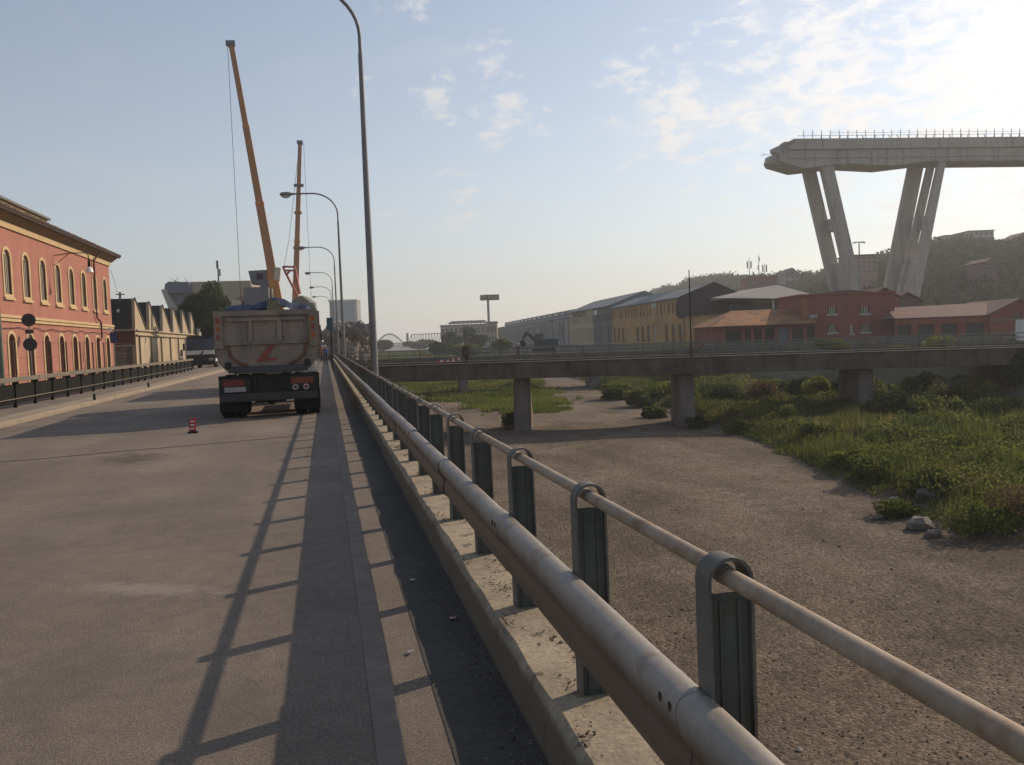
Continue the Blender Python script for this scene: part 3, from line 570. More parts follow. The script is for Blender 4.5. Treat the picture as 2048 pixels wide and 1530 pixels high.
# ------------------------------------------------------------------ vehicles
TIP = mat('dusty_tipper_paint', (.255,.20,.155), .2, 1.3, .8, streak=3.0, streak_col=(.11,.085,.065), stain=((.10,.075,.055), 2.5, .52, .7, .6), fine=.1)
REDP = mat('red_paint', (.27,.06,.045), .2, 6, .7, stain=((.20,.14,.10), 7, .5, .68, .7)); ORA = mat('orange_reflector', (.38,.09,.03), .1, 6, .4); YEL = mat('yellow_reflector', (.24,.18,.06), .1, 6, .4); WHITE = mat('white_paint', (.62,.60,.56), .1, 3, .5); PLATE = mat('number_plate', (.30,.29,.275), .1, 8, .5)
def wheel(t, x, y, r, w):
    m = MB().tube([(x-w/2, y, r), (x-w/2+.03, y, r), (x+w/2-.03, y, r), (x+w/2, y, r)], [r*.93, r, r, r*.93], 24); o = part('wheel', m, RUBBER, t)
    s_ = 1 if x > 0 else -1; part('rim', MB().tube([(x+s_*(w/2-.05), y, r), (x+s_*(w/2+.012), y, r)], [r*.55, r*.5], 16), mat('steel_rim', (.17,.16,.15), .2, 4, .5, 0, 40, .4), o)
def tipper(label):
    t = thing('tipper_truck', label, 'truck', (0, 0, 0), 'tipper trucks queued on the road', local=True)
    W2 = 1.235
    out = [(-W2+.02, 2.62), (-W2, 1.75), (-W2+.06, 1.40), (-W2+.22, 1.20), (-.80, 1.10), (.80, 1.10), (W2-.22, 1.20), (W2-.06, 1.40), (W2, 1.75), (W2-.02, 2.62)]
    body = MB(); inn = [(x*.965, max(z, 1.16)) for x, z in out]; n_ = len(out)
    for y in (.10, 5.3): body.v += [(x, y, z) for x, z in out] + [(x, y, z) for x, z in inn]
    for k in range(n_-1): body.f += [(k, k+1, 2*n_+k+1, 2*n_+k), (n_+k, 3*n_+k, 3*n_+k+1, n_+k+1), (k, n_+k, n_+k+1, k+1), (2*n_+k, 2*n_+k+1, 3*n_+k+1, 3*n_+k)]
    body.f += [(0, 2*n_, 3*n_, n_), (n_-1, 2*n_-1, 4*n_-1, 3*n_-1)]; body.prism([(x, 5.2, z) for x, z in inn], (0, .1, 0)); part('tipper_body', body, TIP, t, smooth=30)
    part('load', MB().add([(x*.96, yy, 2.2+.28*math.sin(yy*.9+1)+.2*math.cos(x*3)) for yy in (.15, 1.5, 2.8, 4.0, 5.1) for x in (-W2, -.5, .2, W2)], [(i*4+k, i*4+k+1, i*4+k+5, i*4+k+4) for i in range(4) for k in range(3)]), RUBBLE, t)
    for k in range(5): part('side_rib', MB().bx(W2-.01, W2+.05, .6+k*1.05, .72+k*1.05, 1.5, 2.6), TIP, t, smooth=0); part('side_rib', MB().bx(-W2-.05, -W2+.01, .6+k*1.05, .72+k*1.05, 1.5, 2.6), TIP, t, smooth=0)
    tg = part('tailgate', MB().prism([(x*.985, .02, z) for x, z in out], (0, .079, 0)), TIP, t, smooth=20)
    for (x0, x1, z0, z1) in [(-W2+.01, W2-.01, 2.50, 2.63), (-W2+.02, -W2+.22, 1.72, 2.498), (W2-.22, W2-.02, 1.72, 2.498), (-.43, -.33, 1.82, 2.37), (.25, .36, 1.82, 2.37), (-W2+.3, W2-.3, 2.37, 2.44), (-W2+.3, W2-.3, 1.80, 1.86)]: part('rib', MB().bx(x0, x1, -.05, .018, z0, z1), TIP, tg, .008)
    for s_ in (-1, 1):
        part('curved_rib', MB().tube([(s_*(W2-.3), -.01, 1.80), (s_*(W2-.36), -.01, 1.55), (s_*(W2-.55), -.01, 1.36), (s_*.5, -.01, 1.30)], .035, 6), mat('rust_red_rib', (.15,.07,.045), .3, 5), tg)
        part('hinge', MB().bx(s_*(W2-.30)-.07, s_*(W2-.30)+.07, -.06, .018, 1.24, 1.40), STEELD, tg, .01)
        for k in range(3): part('reflector', MB().bx(s_*(W2-.12)-.055, s_*(W2-.12)+.035, -.058, -.051, 2.33-k*.20, 2.46-k*.20), REDP if (k % 2 == 0) ^ (s_ > 0) else ORA, tg, smooth=0)
        for k in range(3): part('reflector', MB().bx(s_*(W2-.12)+(.04 if s_ < 0 else -.11), s_*(W2-.12)+(.085 if s_ < 0 else -.062), -.057, -.051, 2.28-k*.20, 2.40-k*.20), YEL, tg, smooth=0)
    part('emblem', MB().prism([(-.24, -.012, 1.44), (.06, -.012, 1.78), (.20, -.012, 1.78), (-.03, -.012, 1.47), (.24, -.012, 1.455), (.24, -.012, 1.41), (-.27, -.012, 1.38)], (0, .028, 0)), REDP, tg, smooth=0)
    part('lower_sill', MB().bx(-.95, .95, -.02, .10, 1.12, 1.28), mat('blue_grey_dirt', (.075,.075,.078), .2), tg, .02)
    part('chassis', MB().bx(-.45, -.30, .2, 7.6, .72, 1.06).bx(.30, .45, .2, 7.6, .72, 1.06).bx(-.9, .9, .25, .35, .62, 1.05), STEELD, t, smooth=0)['kind'] = 'stuff'
    part('bumper', MB().bx(-1.16, 1.16, .02, .16, .42, .62), mat('dull_bumper', (.06,.055,.05), .2), t, .015)
    part('light_panel', MB().bx(-1.18, -.45, .10, .16, .64, 1.0), STEELD, t, smooth=0); part('light_panel', MB().bx(.45, 1.18, .10, .16, .64, 1.0), STEELD, t, smooth=0)
    part('number_plate', MB().bx(-1.06, -.56, .085, .098, .66, .78), PLATE, t, smooth=0)
    part('tail_light', MB().bx(-1.10, -.58, .07, .098, .80, .96), mat('dirty_red_lens', (.17,.028,.022), .2, 9, .35), t, .01); part('tail_light', MB().bx(.52, 1.06, .07, .098, .80, .96), mat('amber_lens', (.19,.05,.028), .1, 6, .3), t, .01)
    for x in (.62, .88):
        o = part('round_lamp', MB().tube([(x, .06, .72), (x, .098, .72)], .07, 16), mat('chrome_ring', (.45,.43,.40), .1, 5, .3, 0, 40, .5), t); part('lens', MB().tube([(x, .052, .72), (x, .06, .72)], .045, 14), mat('lamp_dark_red', (.16,.03,.025), .1, 5, .3), o)
    for y in (1.0, 2.35): part('axle', MB().tube([(-.62, y, .52), (-.2, y, .52), (0, y, .5), (.2, y, .52), (.62, y, .52)], [.1, .12, .26, .12, .1], 10), STEELD, t)
    for s_ in (-.22, .22): part('under_frame', MB().bx(s_-.18, s_+.18, .42, .9, .36, .80), STEELD, t, .03)
    for y in (1.0, 2.35):
        for x in (-1.06, -.74, .74, 1.06): wheel(t, x, y, .52, .30)
    for x in (-1.05, 1.05): wheel(t, x, 6.7, .50, .30)
    for s_ in (-1, 1): part('mudguard', MB().bx(s_*.89-.32, s_*.89+.32, .36, .39, .16, 1.05), RUBBER, t, smooth=0); part('side_guard', MB().bx(s_*1.18-.02, s_*1.18+.02, 2.95, 5.6, .5, .95), TIP, t, smooth=0)
    cab = part('cab', MB().prism([(-1.22, 5.75, .75), (-1.22, 5.75, 2.75), (-1.22, 7.45, 2.75), (-1.22, 7.75, 1.75), (-1.22, 7.75, .75)], (2.44, 0, 0)), WHITE, t, .06)
    part('rear_window', MB().bx(-.6, .6, 5.735, 5.748, 1.9, 2.4), GLASS, cab, smooth=0); part('windscreen', MB().add([(-1.1, 7.77, 1.8), (1.1, 7.77, 1.8), (1.1, 7.5, 2.65), (-1.1, 7.5, 2.65)], [(0,1,2,3)]), GLASS, cab)
    for s_ in (-1, 1): part('mirror', MB().bx(s_*1.38-.05, s_*1.38+.05, 7.3, 7.5, 1.9, 2.4), STEELD, cab, .02)
    return t
tr = tipper('big dusty tipper truck seen from behind on the road, blue tarpaulin over its load'); tr.location = (-1.38, 22.75, 0); tr.rotation_euler.z = math.radians(1.2)
tr2 = copy_tree(tr, (-1.6, 35.6, 0), math.radians(1.0)); tr2['label'] = 'second tipper truck queued in front of the first and almost hidden by it'
# blue tarpaulin heaped over the load
q = MB(); nx_, ny_ = 26, 18
for j in range(ny_):
    for i in range(nx_):
        u, v = i/(nx_-1), j/(ny_-1); x = -1.05+u*2.2; y = .12+v*4.9
        z = 2.60 + float(np.interp(u, [0, .06, .2, .34, .42, .6, .68, .8, .93, 1], [0, .17, .20, .16, .26, .33, .30, .17, .15, .02])) + .05*(float(vnoise(u*9, v*12, 1, 3))-.5) + .07*(float(vnoise(u*22, v*30, 1, 4))-.5) - (.2 if j == 0 else 0)
        if i in (0, nx_-1): z = 2.50
        q.v.append((x, y + .03*math.sin(u*40), z))
for j in range(ny_-1):
    for i in range(nx_-1): a = j*nx_+i; q.f.append((a, a+1, a+nx_+1, a+nx_))
tp = q.build('tarpaulin', mat('blue_tarpaulin', (.014,.020,.055), .25, 3, .5, .01, 12), smooth=50); tp.location = tr.location; tp.rotation_euler.z = tr.rotation_euler.z; LOCAL.add(tp.name)
tag(tp, 'crumpled dark blue tarpaulin over the load of the rear tipper truck', 'tarpaulin')
part('patch', MB().prism([(.02, .07, 2.60), (.38, .07, 2.60), (.32, .12, 2.88), (.06, .12, 2.88)], (0, .6, .02)), mat('khaki_canvas', (.17,.15,.085), .15, 5), tp, .01)
# red and white road marker
p = onz(386, 866, 0); mk = thing('road_marker', 'small red and white road marker standing on the asphalt', 'marker', (p.x, p.y, 0))
part('panel', MB().bx(p.x-.065, p.x+.065, p.y-.02, p.y+.02, .04, .30), mat('marker_red', (.45,.03,.04), .1, 8, .6), mk, .01)
for k in range(3): part('stripe', MB().bx(p.x-.04, p.x+.04, p.y-.026, p.y-.021, .08+k*.075, .11+k*.075), WHITE, mk, smooth=0)
part('foot', MB().bx(p.x-.10, p.x+.10, p.y-.08, p.y+.08, .0, .04), RUBBER, mk, .01)
# white lorry coming the other way
p = onz(403, 738, 0); lo = thing('white_lorry', 'dirty white lorry with dark grille facing the camera on the left of the road', 'truck', (p.x, p.y, 0), rz=math.radians(-4), local=True)
part('cab', MB().prism([(-1.2, 0, .55), (-1.2, -.02, 1.5), (-1.2, .25, 2.75), (-1.2, 1.8, 2.8), (-1.2, 1.8, .55)], (2.4, 0, 0)), WHITE, lo, .07)
part('windscreen', MB().add([(-1.14, -.03, 1.58), (1.14, -.03, 1.58), (1.14, .235, 2.68), (-1.14, .235, 2.68)], [(0,1,2,3)]), GLASS, lo); part('sun_visor', MB().bx(-1.1, 1.1, .05, .28, 2.66, 2.82), STEELD, lo, .02)
part('grille', MB().bx(-1.16, 1.16, -.06, .0, .56, 1.22), STEELD, lo, .03); part('bumper', MB().bx(-1.2, 1.2, -.12, .05, .32, .58), STEELD, lo, .03)
part('emblem', MB().prism([(-.1, -.07, 1.15), (.05, -.07, 1.15), (.3, -.06, 1.5), (.15, -.06, 1.5)], (0, .03, 0)), STEELD, lo, smooth=0)
for s_ in (-1, 1): part('headlight', MB().bx(s_*.85-.2, s_*.85+.2, -.075, -.061, .7, .92), PLATE, lo, .01); part('mirror', MB().bx(s_*1.36-.08, s_*1.36+.08, .05, .15, 1.6, 2.2), STEELD, lo, .02); wheel(lo, s_*1.05, 1.0, .5, .28); wheel(lo, s_*1.05, 4.6, .5, .28)
part('cargo_body', MB().bx(-1.22, 1.22, 2.1, 6.5, .9, 2.35), mat('cream_cargo', (.5,.45,.36), .1), lo, .03); part('chassis', MB().bx(-.5, .5, 1.8, 6.4, .6, .89), STEELD, lo, smooth=0)
lo.scale = (1.1, 1.1, 1.1)
p = onz(349, 728, 0); p = at(349, 714, 98); va = thing('pale_van', 'pale grey van parked by the shed wall behind the lorry', 'van', (p.x, p.y, 0), rz=math.radians(8), local=True)
part('body', MB().prism([(-.9, 0, .4), (-.9, 0, 1.0), (-.9, .55, 1.15), (-.9, 1.0, 1.9), (-.9, 4.2, 1.95), (-.9, 4.3, .4)], (1.8, 0, 0)), mat('pale_grey_paint', (.36,.33,.29), .1, 2, .5), va, .06)
part('windscreen', MB().add([(-.8, .54, 1.2), (.8, .54, 1.2), (.8, .93, 1.84), (-.8, .93, 1.84)], [(0,1,2,3)]), GLASS, va)
for s_ in (-1, 1): wheel(va, s_*.8, .8, .32, .2); wheel(va, s_*.8, 3.4, .32, .2)

# ------------------------------------------------------------------ cranes
CRO = mat('crane_orange', (.52,.215,.055), .12, 1, .55); CRB = mat('crane_orange_weathered', (.38,.18,.075), .12, 1, .6); CRG = mat('crane_grey', (.165,.165,.165), .12, 1, .6); CRW = mat('crane_cream', (.50,.45,.34), .1, 1, .5)
def crane(label, D, base, tip, widths, cable_to, rz_, cableside):
    B, T = at(*base, D), at(*tip, D*1.02); g0 = Vector((B.x, B.y, 0)); t = thing('mobile_crane', label, 'crane', g0)
    n_ = len(widths)-1; f = [0, .16, .42, .70, 1.0] if n_ == 4 else [i/n_ for i in range(n_+1)]
    for i in range(n_):
        a, b_ = B.lerp(T, f[i]), B.lerp(T, f[i+1]); w = widths[i]; o = part('boom_section', MB().beam(a, b_, (w*.8, w*.74), (w, w*.92), (1, 0, .2)), CRO if i == 0 else CRB, t, .02)
        if i: part('collar', MB().beam(a-(b_-a).normalized()*.12, a+(b_-a).normalized()*.12, w*1.0, w*1.2, (1, 0, .2)), CRO, o)
    d = (T-B).normalized(); part('boom_head', MB().beam(T, T+d*.45, widths[-1]*1.5, widths[-1]*1.6, (1, 0, .2)).tube([T+d*.3+Vector((-.5, 0, 0)), T+d*.3+Vector((.4, 0, 0))], .3, 12), CRG, t)['kind'] = 'stuff'
    c0 = T + d*.25 + Vector((cableside, 0, 0)); part('hoist_cable', MB().tube([c0, Vector((c0.x, c0.y, cable_to))], .025, 5), STEELD, t)
    part('hook_block', MB().box((c0.x, c0.y, cable_to-.3), (.35, .25, .7)), CRO, t, .03)
    return t, B, T, g0
cr, B, T, g0 = crane('orange telescopic crane leaning left above the tipper truck', 90, (561, 640), (463, 92), [1.05, .86, .70, .56, .42], 5.2, 0, -.35)
Mz = Matrix.Rotation(math.radians(-6), 3, 'Z')
part('carrier', MB().box((g0.x-.6, g0.y+3, 1.15), (2.7, 11, .9)), CRO, cr, .05)
for y in (-1.6, 0, 3.5, 5.0, 7.0):
    for s_ in (-1, 1): part('wheel', MB().tube([(g0.x-.6+s_*1.35, g0.y+y, .6), (g0.x-.6+s_*.95, g0.y+y, .6)], .6, 20), RUBBER, cr)
hp = at(518, 592, 90); part('superstructure', MB().box((hp.x, hp.y, hp.z-1.2), (2.4, 3.2, 4.0), Mz), CRG, cr, .08)
cp = at(527, 556, 90); part('counterweight', MB().prism([Vector((cp.x-1.45, cp.y, cp.z+.75)), Vector((cp.x+1.2, cp.y, cp.z+.85)), Vector((cp.x+1.3, cp.y, cp.z-1.25)), Vector((cp.x-.3, cp.y, cp.z-1.2)), Vector((cp.x-.4, cp.y, cp.z-.62)), Vector((cp.x-1.2, cp.y, cp.z-.55))], (0, 1.8, 0)), CRG, cr, .04)
part('counterweight_badge', MB().box((cp.x-.35, cp.y-.02, cp.z+.15), (.6, .035, .6)), mat('dark_plum', (.06,.03,.045), .2), cr, smooth=0)
part('winch_cover', MB().box((cp.x+1.35, cp.y+.2, cp.z+.35), (.6, 1.2, 1.3), Matrix.Rotation(math.radians(8), 3, 'Y')), CRW, cr, .04)
a = at(543, 578, 89.5); b_ = at(549, 622, 89.5); part('lift_cylinder', MB().tube([a, b_], .13, 10), CRW, cr)
part('operator_cab', MB().box((hp.x-2.0, hp.y, hp.z-1.4), (1.0, 2.0, 2.0), Mz), CRW, cr, .08)
cr2, B2, T2, g2 = crane('farther yellow crane with an upright boom behind the street lamps', 140, (590, 625), (600, 288), [1.0, .86, .74, .62, .50], 8.6, 0, .55)
part('carrier', MB().box((g2.x, g2.y+3, 1.3), (2.7, 10, 1.2)), CRO, cr2, .05)
for y in (-1.4, .2, 4.0, 5.6):
    for s_ in (-1, 1): part('wheel', MB().tube([(g2.x+s_*1.35, g2.y+y, .6), (g2.x+s_*.95, g2.y+y, .6)], .6, 18), RUBBER, cr2)
part('superstructure', MB().box((g2.x-.2, g2.y+1, 3.4), (2.6, 4, 2.8)), CRG, cr2, .06)
RF = mat('red_frame', (.33,.05,.05), .1, 3, .5); fp = lambda x, y: at(x, y, 139)
for a, b_ in [((594,590),(571,545)), ((600,588),(590,540)), ((566,533),(589,534)), ((566,533),(573,550)), ((589,534),(592,546)), ((571,541),(590,541)), ((573,550),(580,541))]: part('jib_bar', MB().beam(fp(*a), fp(*b_), .28, .28), RF, cr2, smooth=0)
for bx_, col_ in ((598.5, 372), (598, 427), (596, 497)):
    c = B2.lerp(T2, (625-col_)/(625-288)); part('boom_ring', MB().box(c, (1.5 if col_ == 372 else 1.15, 1.0, .35)), CRG if col_ == 372 else CRO, cr2, .04)
q = MB().tube([at(598, 296, 140), at(578, 480, 138), at(568, 533, 138)], .03, 4); part('stay_cable', q, STEELD, cr2)

# ================================================================== RIVER CROSSINGS
def deck_z(x): return .10 - .0072*(x-3.75)
def crossing(label, y0, slope, width, x0, x1, piers, dz, beamh, m, rails=True, npost=2.0):
    fy = lambda x: y0 - slope*(x-3.75); L_ = math.hypot(1, slope); nx_, ny_ = slope/L_, 1/L_
    F = lambda x, d, z: Vector((x + nx_*d, fy(x) + ny_*d, deck_z(x)+dz+z))
    t = thing('road_bridge', label, 'bridge', F((x0+x1)/2, width/2, -beamh))
    xs_ = list(np.linspace(x0, x1, 7))
    for i in range(6):
        a, b_ = xs_[i], xs_[i+1]-.01
        part('edge_beam', MB().add([F(x, d, z) for x in (a, b_) for d, z in ((0, -beamh), (.05, 0), (.42, 0), (.42, -beamh))], [(0,1,5,4),(1,2,6,5),(2,3,7,6),(3,0,4,7),(3,2,1,0),(4,5,6,7)]), m, t, .02)
        part('edge_beam', MB().add([F(x, width-.42+d, z) for x in (a, b_) for d, z in ((0, -beamh), (0, 0), (.37, 0), (.42, -beamh))], [(0,1,5,4),(1,2,6,5),(2,3,7,6),(3,0,4,7),(3,2,1,0),(4,5,6,7)]), m, t, .02)
    for d0 in (-.06, width-.48):
        part('lit_edge', MB().add([F(x, d0+d, z) for x in (x0, x1) for d, z in ((0, .003), (0, .05), (.54, .05), (.54, .003))], [(0,1,5,4),(1,2,6,5),(2,3,7,6),(3,0,4,7),(3,2,1,0),(4,5,6,7)]), mat('lit_edge_concrete', (.20,.165,.13), .25, 1.2, .9), t, smooth=0)  # added pale strip; the sunlit top edge is put into its colour
    part('deck', MB().add([F(x, d, z) for x in (x0, x1) for d, z in ((.43, -.75), (.43, -.22), (width-.43, -.22), (width-.43, -.75))], [(0,1,5,4),(1,2,6,5),(2,3,7,6),(3,0,4,7),(3,2,1,0),(4,5,6,7)]), m, t, smooth=0)
    for x in piers:
        p = part('pier', MB().add([F(x+sx*w, d, z) - Vector((0, 0, 0)) for z, w, e in ((-5.6-dz, .60, .2), (-beamh-.02, .50, 0)) for sx, d in ((-1, 1.0-e), (-1, width-1.0+e), (1, width-1.0+e), (1, 1.0-e))], [(0,1,5,4),(1,2,6,5),(2,3,7,6),(3,0,4,7),(3,2,1,0),(4,5,6,7)]), PIER, t, .12)
        part('pier_cap', MB().add([F(x+sx*w, d, z) for z, w in ((-beamh-.02, .62), (-beamh+.16, .72)) for sx, d in ((-1, .7), (-1, width-.7), (1, width-.7), (1, .7))], [(0,1,5,4),(1,2,6,5),(2,3,7,6),(3,0,4,7),(3,2,1,0),(4,5,6,7)]), PIER, p, .03)
    if rails:
        n_ = int((x1-x0)/npost); RM = mat('green_grey_rail', (.10,.12,.10), .2, 2, .6, 0, 40, .2)
        for d in (.2, width-.2):
            pm = MB().box((0, 0, .5), (.05, .05, 1.0)).mesh('rail_post', RM)
            for i in range(n_+1):
                x = x0 + (x1-x0)*i/n_; o = part('rail_post', pm, None, t); o.location = F(x, d, 0); o.matrix_parent_inverse = WORLD[t.name]
            for z in (.35, .68, .99): part('rail_bar', MB().tube([F(x0, d, z), F(x1, d, z)], .022, 6), RM, t)
    return t, F
br, BF = crossing('low dark concrete bridge crossing the dry riverbed on short piers', 64.4, .27, 6.6, 1.5, 52, [13.3, 24.6, 36.6], 0, 1.15, BRIDGE)
br2, BF2 = crossing('second low bridge across the riverbed, seen beyond the first one', 114, .10, 6.0, 1.5, 64, [17, 34, 51], -.35, 1.0, BRIDGE, npost=3.0)
# weed-grown joints on the beam: thin pole standing on the bridge
p = BF(24.9, .25, 0); t_ = at(1386, 540, (p-EYE).dot(F_)); pl = thing('signal_pole', 'thin dark pole standing upright on the first river bridge', 'pole', p)
part('shaft', MB().tube([p, (p.x, p.y, t_.z)], [.06, .035], 8), BLACKM, pl); part('base_plate', MB().box((p.x, p.y, p.z+.03), (.3, .3, .05)), BLACKM, pl, smooth=0)

# ------------------------------------------------------------------ people
SKIN = mat('skin', (.33,.19,.13), .05, 6, .6)
def capsule_chain(m, pts, rs): m.tube(pts, rs, 8)
def person(label, loc, rz_, top, legs, hat, arms='down'):
    t = thing('person', label, 'person', loc, rz=rz_, local=True)
    me = bpy.data.meshes.new('body')
    V = [(0,0,.95),(0,0,1.15),(0,0,1.38),(0,.01,1.50),(0,.0,1.60),(0,.0,1.68), (-.10,0,.90),(-.12,.02,.50),(-.13,-.02,.09),(-.13,.10,.04), (.10,0,.90),(.12,-.03,.50),(.13,.03,.09),(.13,.15,.04),
         (-.19,0,1.40),(-.24,-.02,1.14),(-.22,.08,.92),(-.22,.11,.84), (.19,0,1.40),(.25,.0,1.15),(.22,.12,.98),(.21,.17,.92)]
    E_ = [(0,1),(1,2),(2,3),(3,4),(4,5),(0,6),(6,7),(7,8),(8,9),(0,10),(10,11),(11,12),(12,13),(2,14),(14,15),(15,16),(16,17),(2,18),(18,19),(19,20),(20,21)]
    R = [.15,.145,.16,.065,.085,.08,.095,.068,.045,.04,.095,.068,.045,.04,.065,.048,.036,.034,.065,.048,.036,.034]
    me.from_pydata(V, E_, []); o = bpy.data.objects.new('body', me); COL.objects.link(o)
    sk = o.modifiers.new('skin', 'SKIN'); me.skin_vertices or None
    for i, v in enumerate(me.skin_vertices[0].data): v.radius = (R[i], R[i]*(.72 if i in (0, 1, 2) else 1)); v.use_root = (i == 0)
    su = o.modifiers.new('sub', 'SUBSURF'); su.levels = 1; su.render_levels = 1
    dg = bpy.context.evaluated_depsgraph_get(); nm = bpy.data.meshes.new_from_object(o.evaluated_get(dg)); bpy.data.objects.remove(o); nm.materials.clear()
    for m in (top, legs, SKIN): nm.materials.append(m)
    for pz in nm.polygons:
        c = pz.center; pz.material_index = 2 if c.z > 1.5 or (abs(c.x) > .17 and c.z < 1.02 and c.z > .7) else (1 if c.z < .97 else 0); pz.use_smooth = True
    part('body', nm, None, t); part('hair' if hat is None else 'helmet', MB().ball((0, -.01, 1.70), (.095, .11, .085), 10, 6), hat or STEELD, t)
    return t
NAVY = mat('navy_cloth', (.03,.035,.07), .1, 8); BLUEC = mat('blue_cloth', (.04,.07,.19), .1, 8); ORC = mat('hi_vis_orange', (.5,.13,.03), .1, 8); DKC = mat('dark_cloth', (.03,.028,.035), .1, 8); PLUM = mat('plum_cloth', (.10,.06,.09), .1, 8)
p = onX(652, 700, .05); person('worker in blue walking beside the truck by the guardrail', (.0, 84, 0), math.radians(200), BLUEC, DKC, mat('white_paint', (.6,.6,.6)))
person('worker in dark clothes and orange vest farther along the guardrail', (-.3, 96, 0), math.radians(20), ORC, NAVY, mat('white_paint', (.6,.6,.6)))
c = at(1036, 690, 96); person('person in plum clothes standing on the far river bridge', (c.x, c.y, -.55), math.radians(150), PLUM, DKC, mat('white_paint', (.6,.6,.6)))
c = at(727, 700, 150)
# ------------------------------------------------------------------ excavators on the work site
def excavator(label, loc, rz_, m, arm):
    t = thing('excavator', label, 'excavator', loc, rz=rz_, local=True)
    for s_ in (-1, 1): part('track', MB().prism([(s_*1.05-.25, -1.7, .35), (s_*1.05-.25, -1.3, 0), (s_*1.05-.25, 1.3, 0), (s_*1.05-.25, 1.7, .35), (s_*1.05-.25, 1.3, .75), (s_*1.05-.25, -1.3, .75)], (.5, 0, 0)), RUBBER, t, .03)
    part('house', MB().bx(-1.2, 1.2, -2.0, 1.0, .85, 1.9), m, t, .1); cb = part('cab', MB().prism([(-1.2, .1, 1.0), (-1.2, .1, 2.7), (-1.2, 1.1, 2.7), (-1.2, 1.4, 1.9), (-1.2, 1.4, 1.0)], (1.0, 0, 0)), m, t, .06)
    part('window', MB().bx(-1.21, -.19, .25, 1.05, 1.8, 2.55), GLASS, cb, smooth=0)
    b0, b1, b2, b3 = [Vector((.3, y, z)) for y, z in arm]
    part('boom', MB().beam(b0, b1, .38, (.5, .42)), m, t, .03); part('stick', MB().beam(b1, b2, .3, (.4, .28)), m, t, .03)
    part('bucket', MB().prism([(-.2, b2.y, b2.z), (-.2, b2.y+.45, b2.z-.3), (-.2, b2.y+.35, b2.z-1.0), (-.2, b2.y-.4, b2.z-1.1), (-.2, b2.y-.25, b2.z-.35)], (1.0, 0, 0)), STEELD, t, .02)
    part('ram', MB().tube([Vector((.3, .9, 1.3)), b0.lerp(b1, .55)], .08, 8), PLATE, t)
    return t
c = at(1088, 708, 128); excavator('dark excavator with folded arm at work beyond the first bridge', (c.x, c.y, -.4), math.radians(80), mat('dark_teal_paint', (.05,.075,.085), .15), [(.9, 1.6), (2.4, 2.9), (2.9, 2.0), (0, 0)])
c = at(812, 715, 170); excavator('orange excavator on the riverbed near the collapsed rubble', (c.x, c.y, -4.9), math.radians(-70), CRO, [(.9, 1.6), (3.0, 4.6), (5.4, 3.6), (0, 0)])
# striped barrier board on the first bridge
for k, (px, py, D, n_, lb) in enumerate([(898, 721, 78, 8, 'red and cream striped barrier board lying behind the first river bridge')]):
    c = at(px, py, D); bb = thing('barrier_board', lb, 'barrier', c)
    dirv = Vector((1, -.2, .13)).normalized()
    for i in range(n_):
        part('stripe', MB().beam(c+dirv*(i*.25-1.0), c+dirv*(i*.25-.755), .05, .28), WHITE if i % 2 else mat('marker_red', (.4,.03,.04)), bb, smooth=0)
    for i in (-.7, .7): part('leg', MB().beam(c+dirv*i, c+dirv*i-Vector((0, 0, .9)), .05, .05), STEELD, bb, smooth=0)

# ================================================================== FACTORY HALLS ON THE FAR BANK
P0 = at(1430, 690, 135); P0 = Vector((P0.x, P0.y)); DV = Vector((.079, 1)).normalized(); NV = Vector((DV.y, -DV.x))
def ffr(u, z, d=0): q = P0 + DV*u + NV*d; return (q.x, q.y, z)
def fun(px, py, d=0.0):                          # pixel -> (u, z) on the facade plane
    r = ray(px, py); Pd = P0 + NV*d; den = r.x*DV.y - r.y*DV.x; tt = (Pd.x*DV.y - Pd.y*DV.x)/den
    q = Vector((r.x*tt, r.y*tt)) - Pd; return q.dot(DV), CZ + r.z*tt
GZ = -.47
OCH = mat('ochre_render', (.44,.26,.10), .15, .2, .95, streak=.6, streak_col=(.20,.12,.06)); PALE = mat('pale_yellow_render', (.45,.37,.24), .12, .2, .95, streak=.6, streak_col=(.22,.17,.11)); GREY = mat('grey_render', (.17,.165,.155), .15, .2, .95, streak=.6)
GREYB = mat('grey_hall_wall', (.30,.29,.27), .15, .15, .95, streak=.5, streak_col=(.12,.12,.115)); SLATE = mat('blue_grey_roof', (.15,.16,.175), .1, .15, .75, wave=('Y', .9, .03)); DARKR = mat('dark_gable_cladding', (.045,.036,.036), .2, .3, .9)
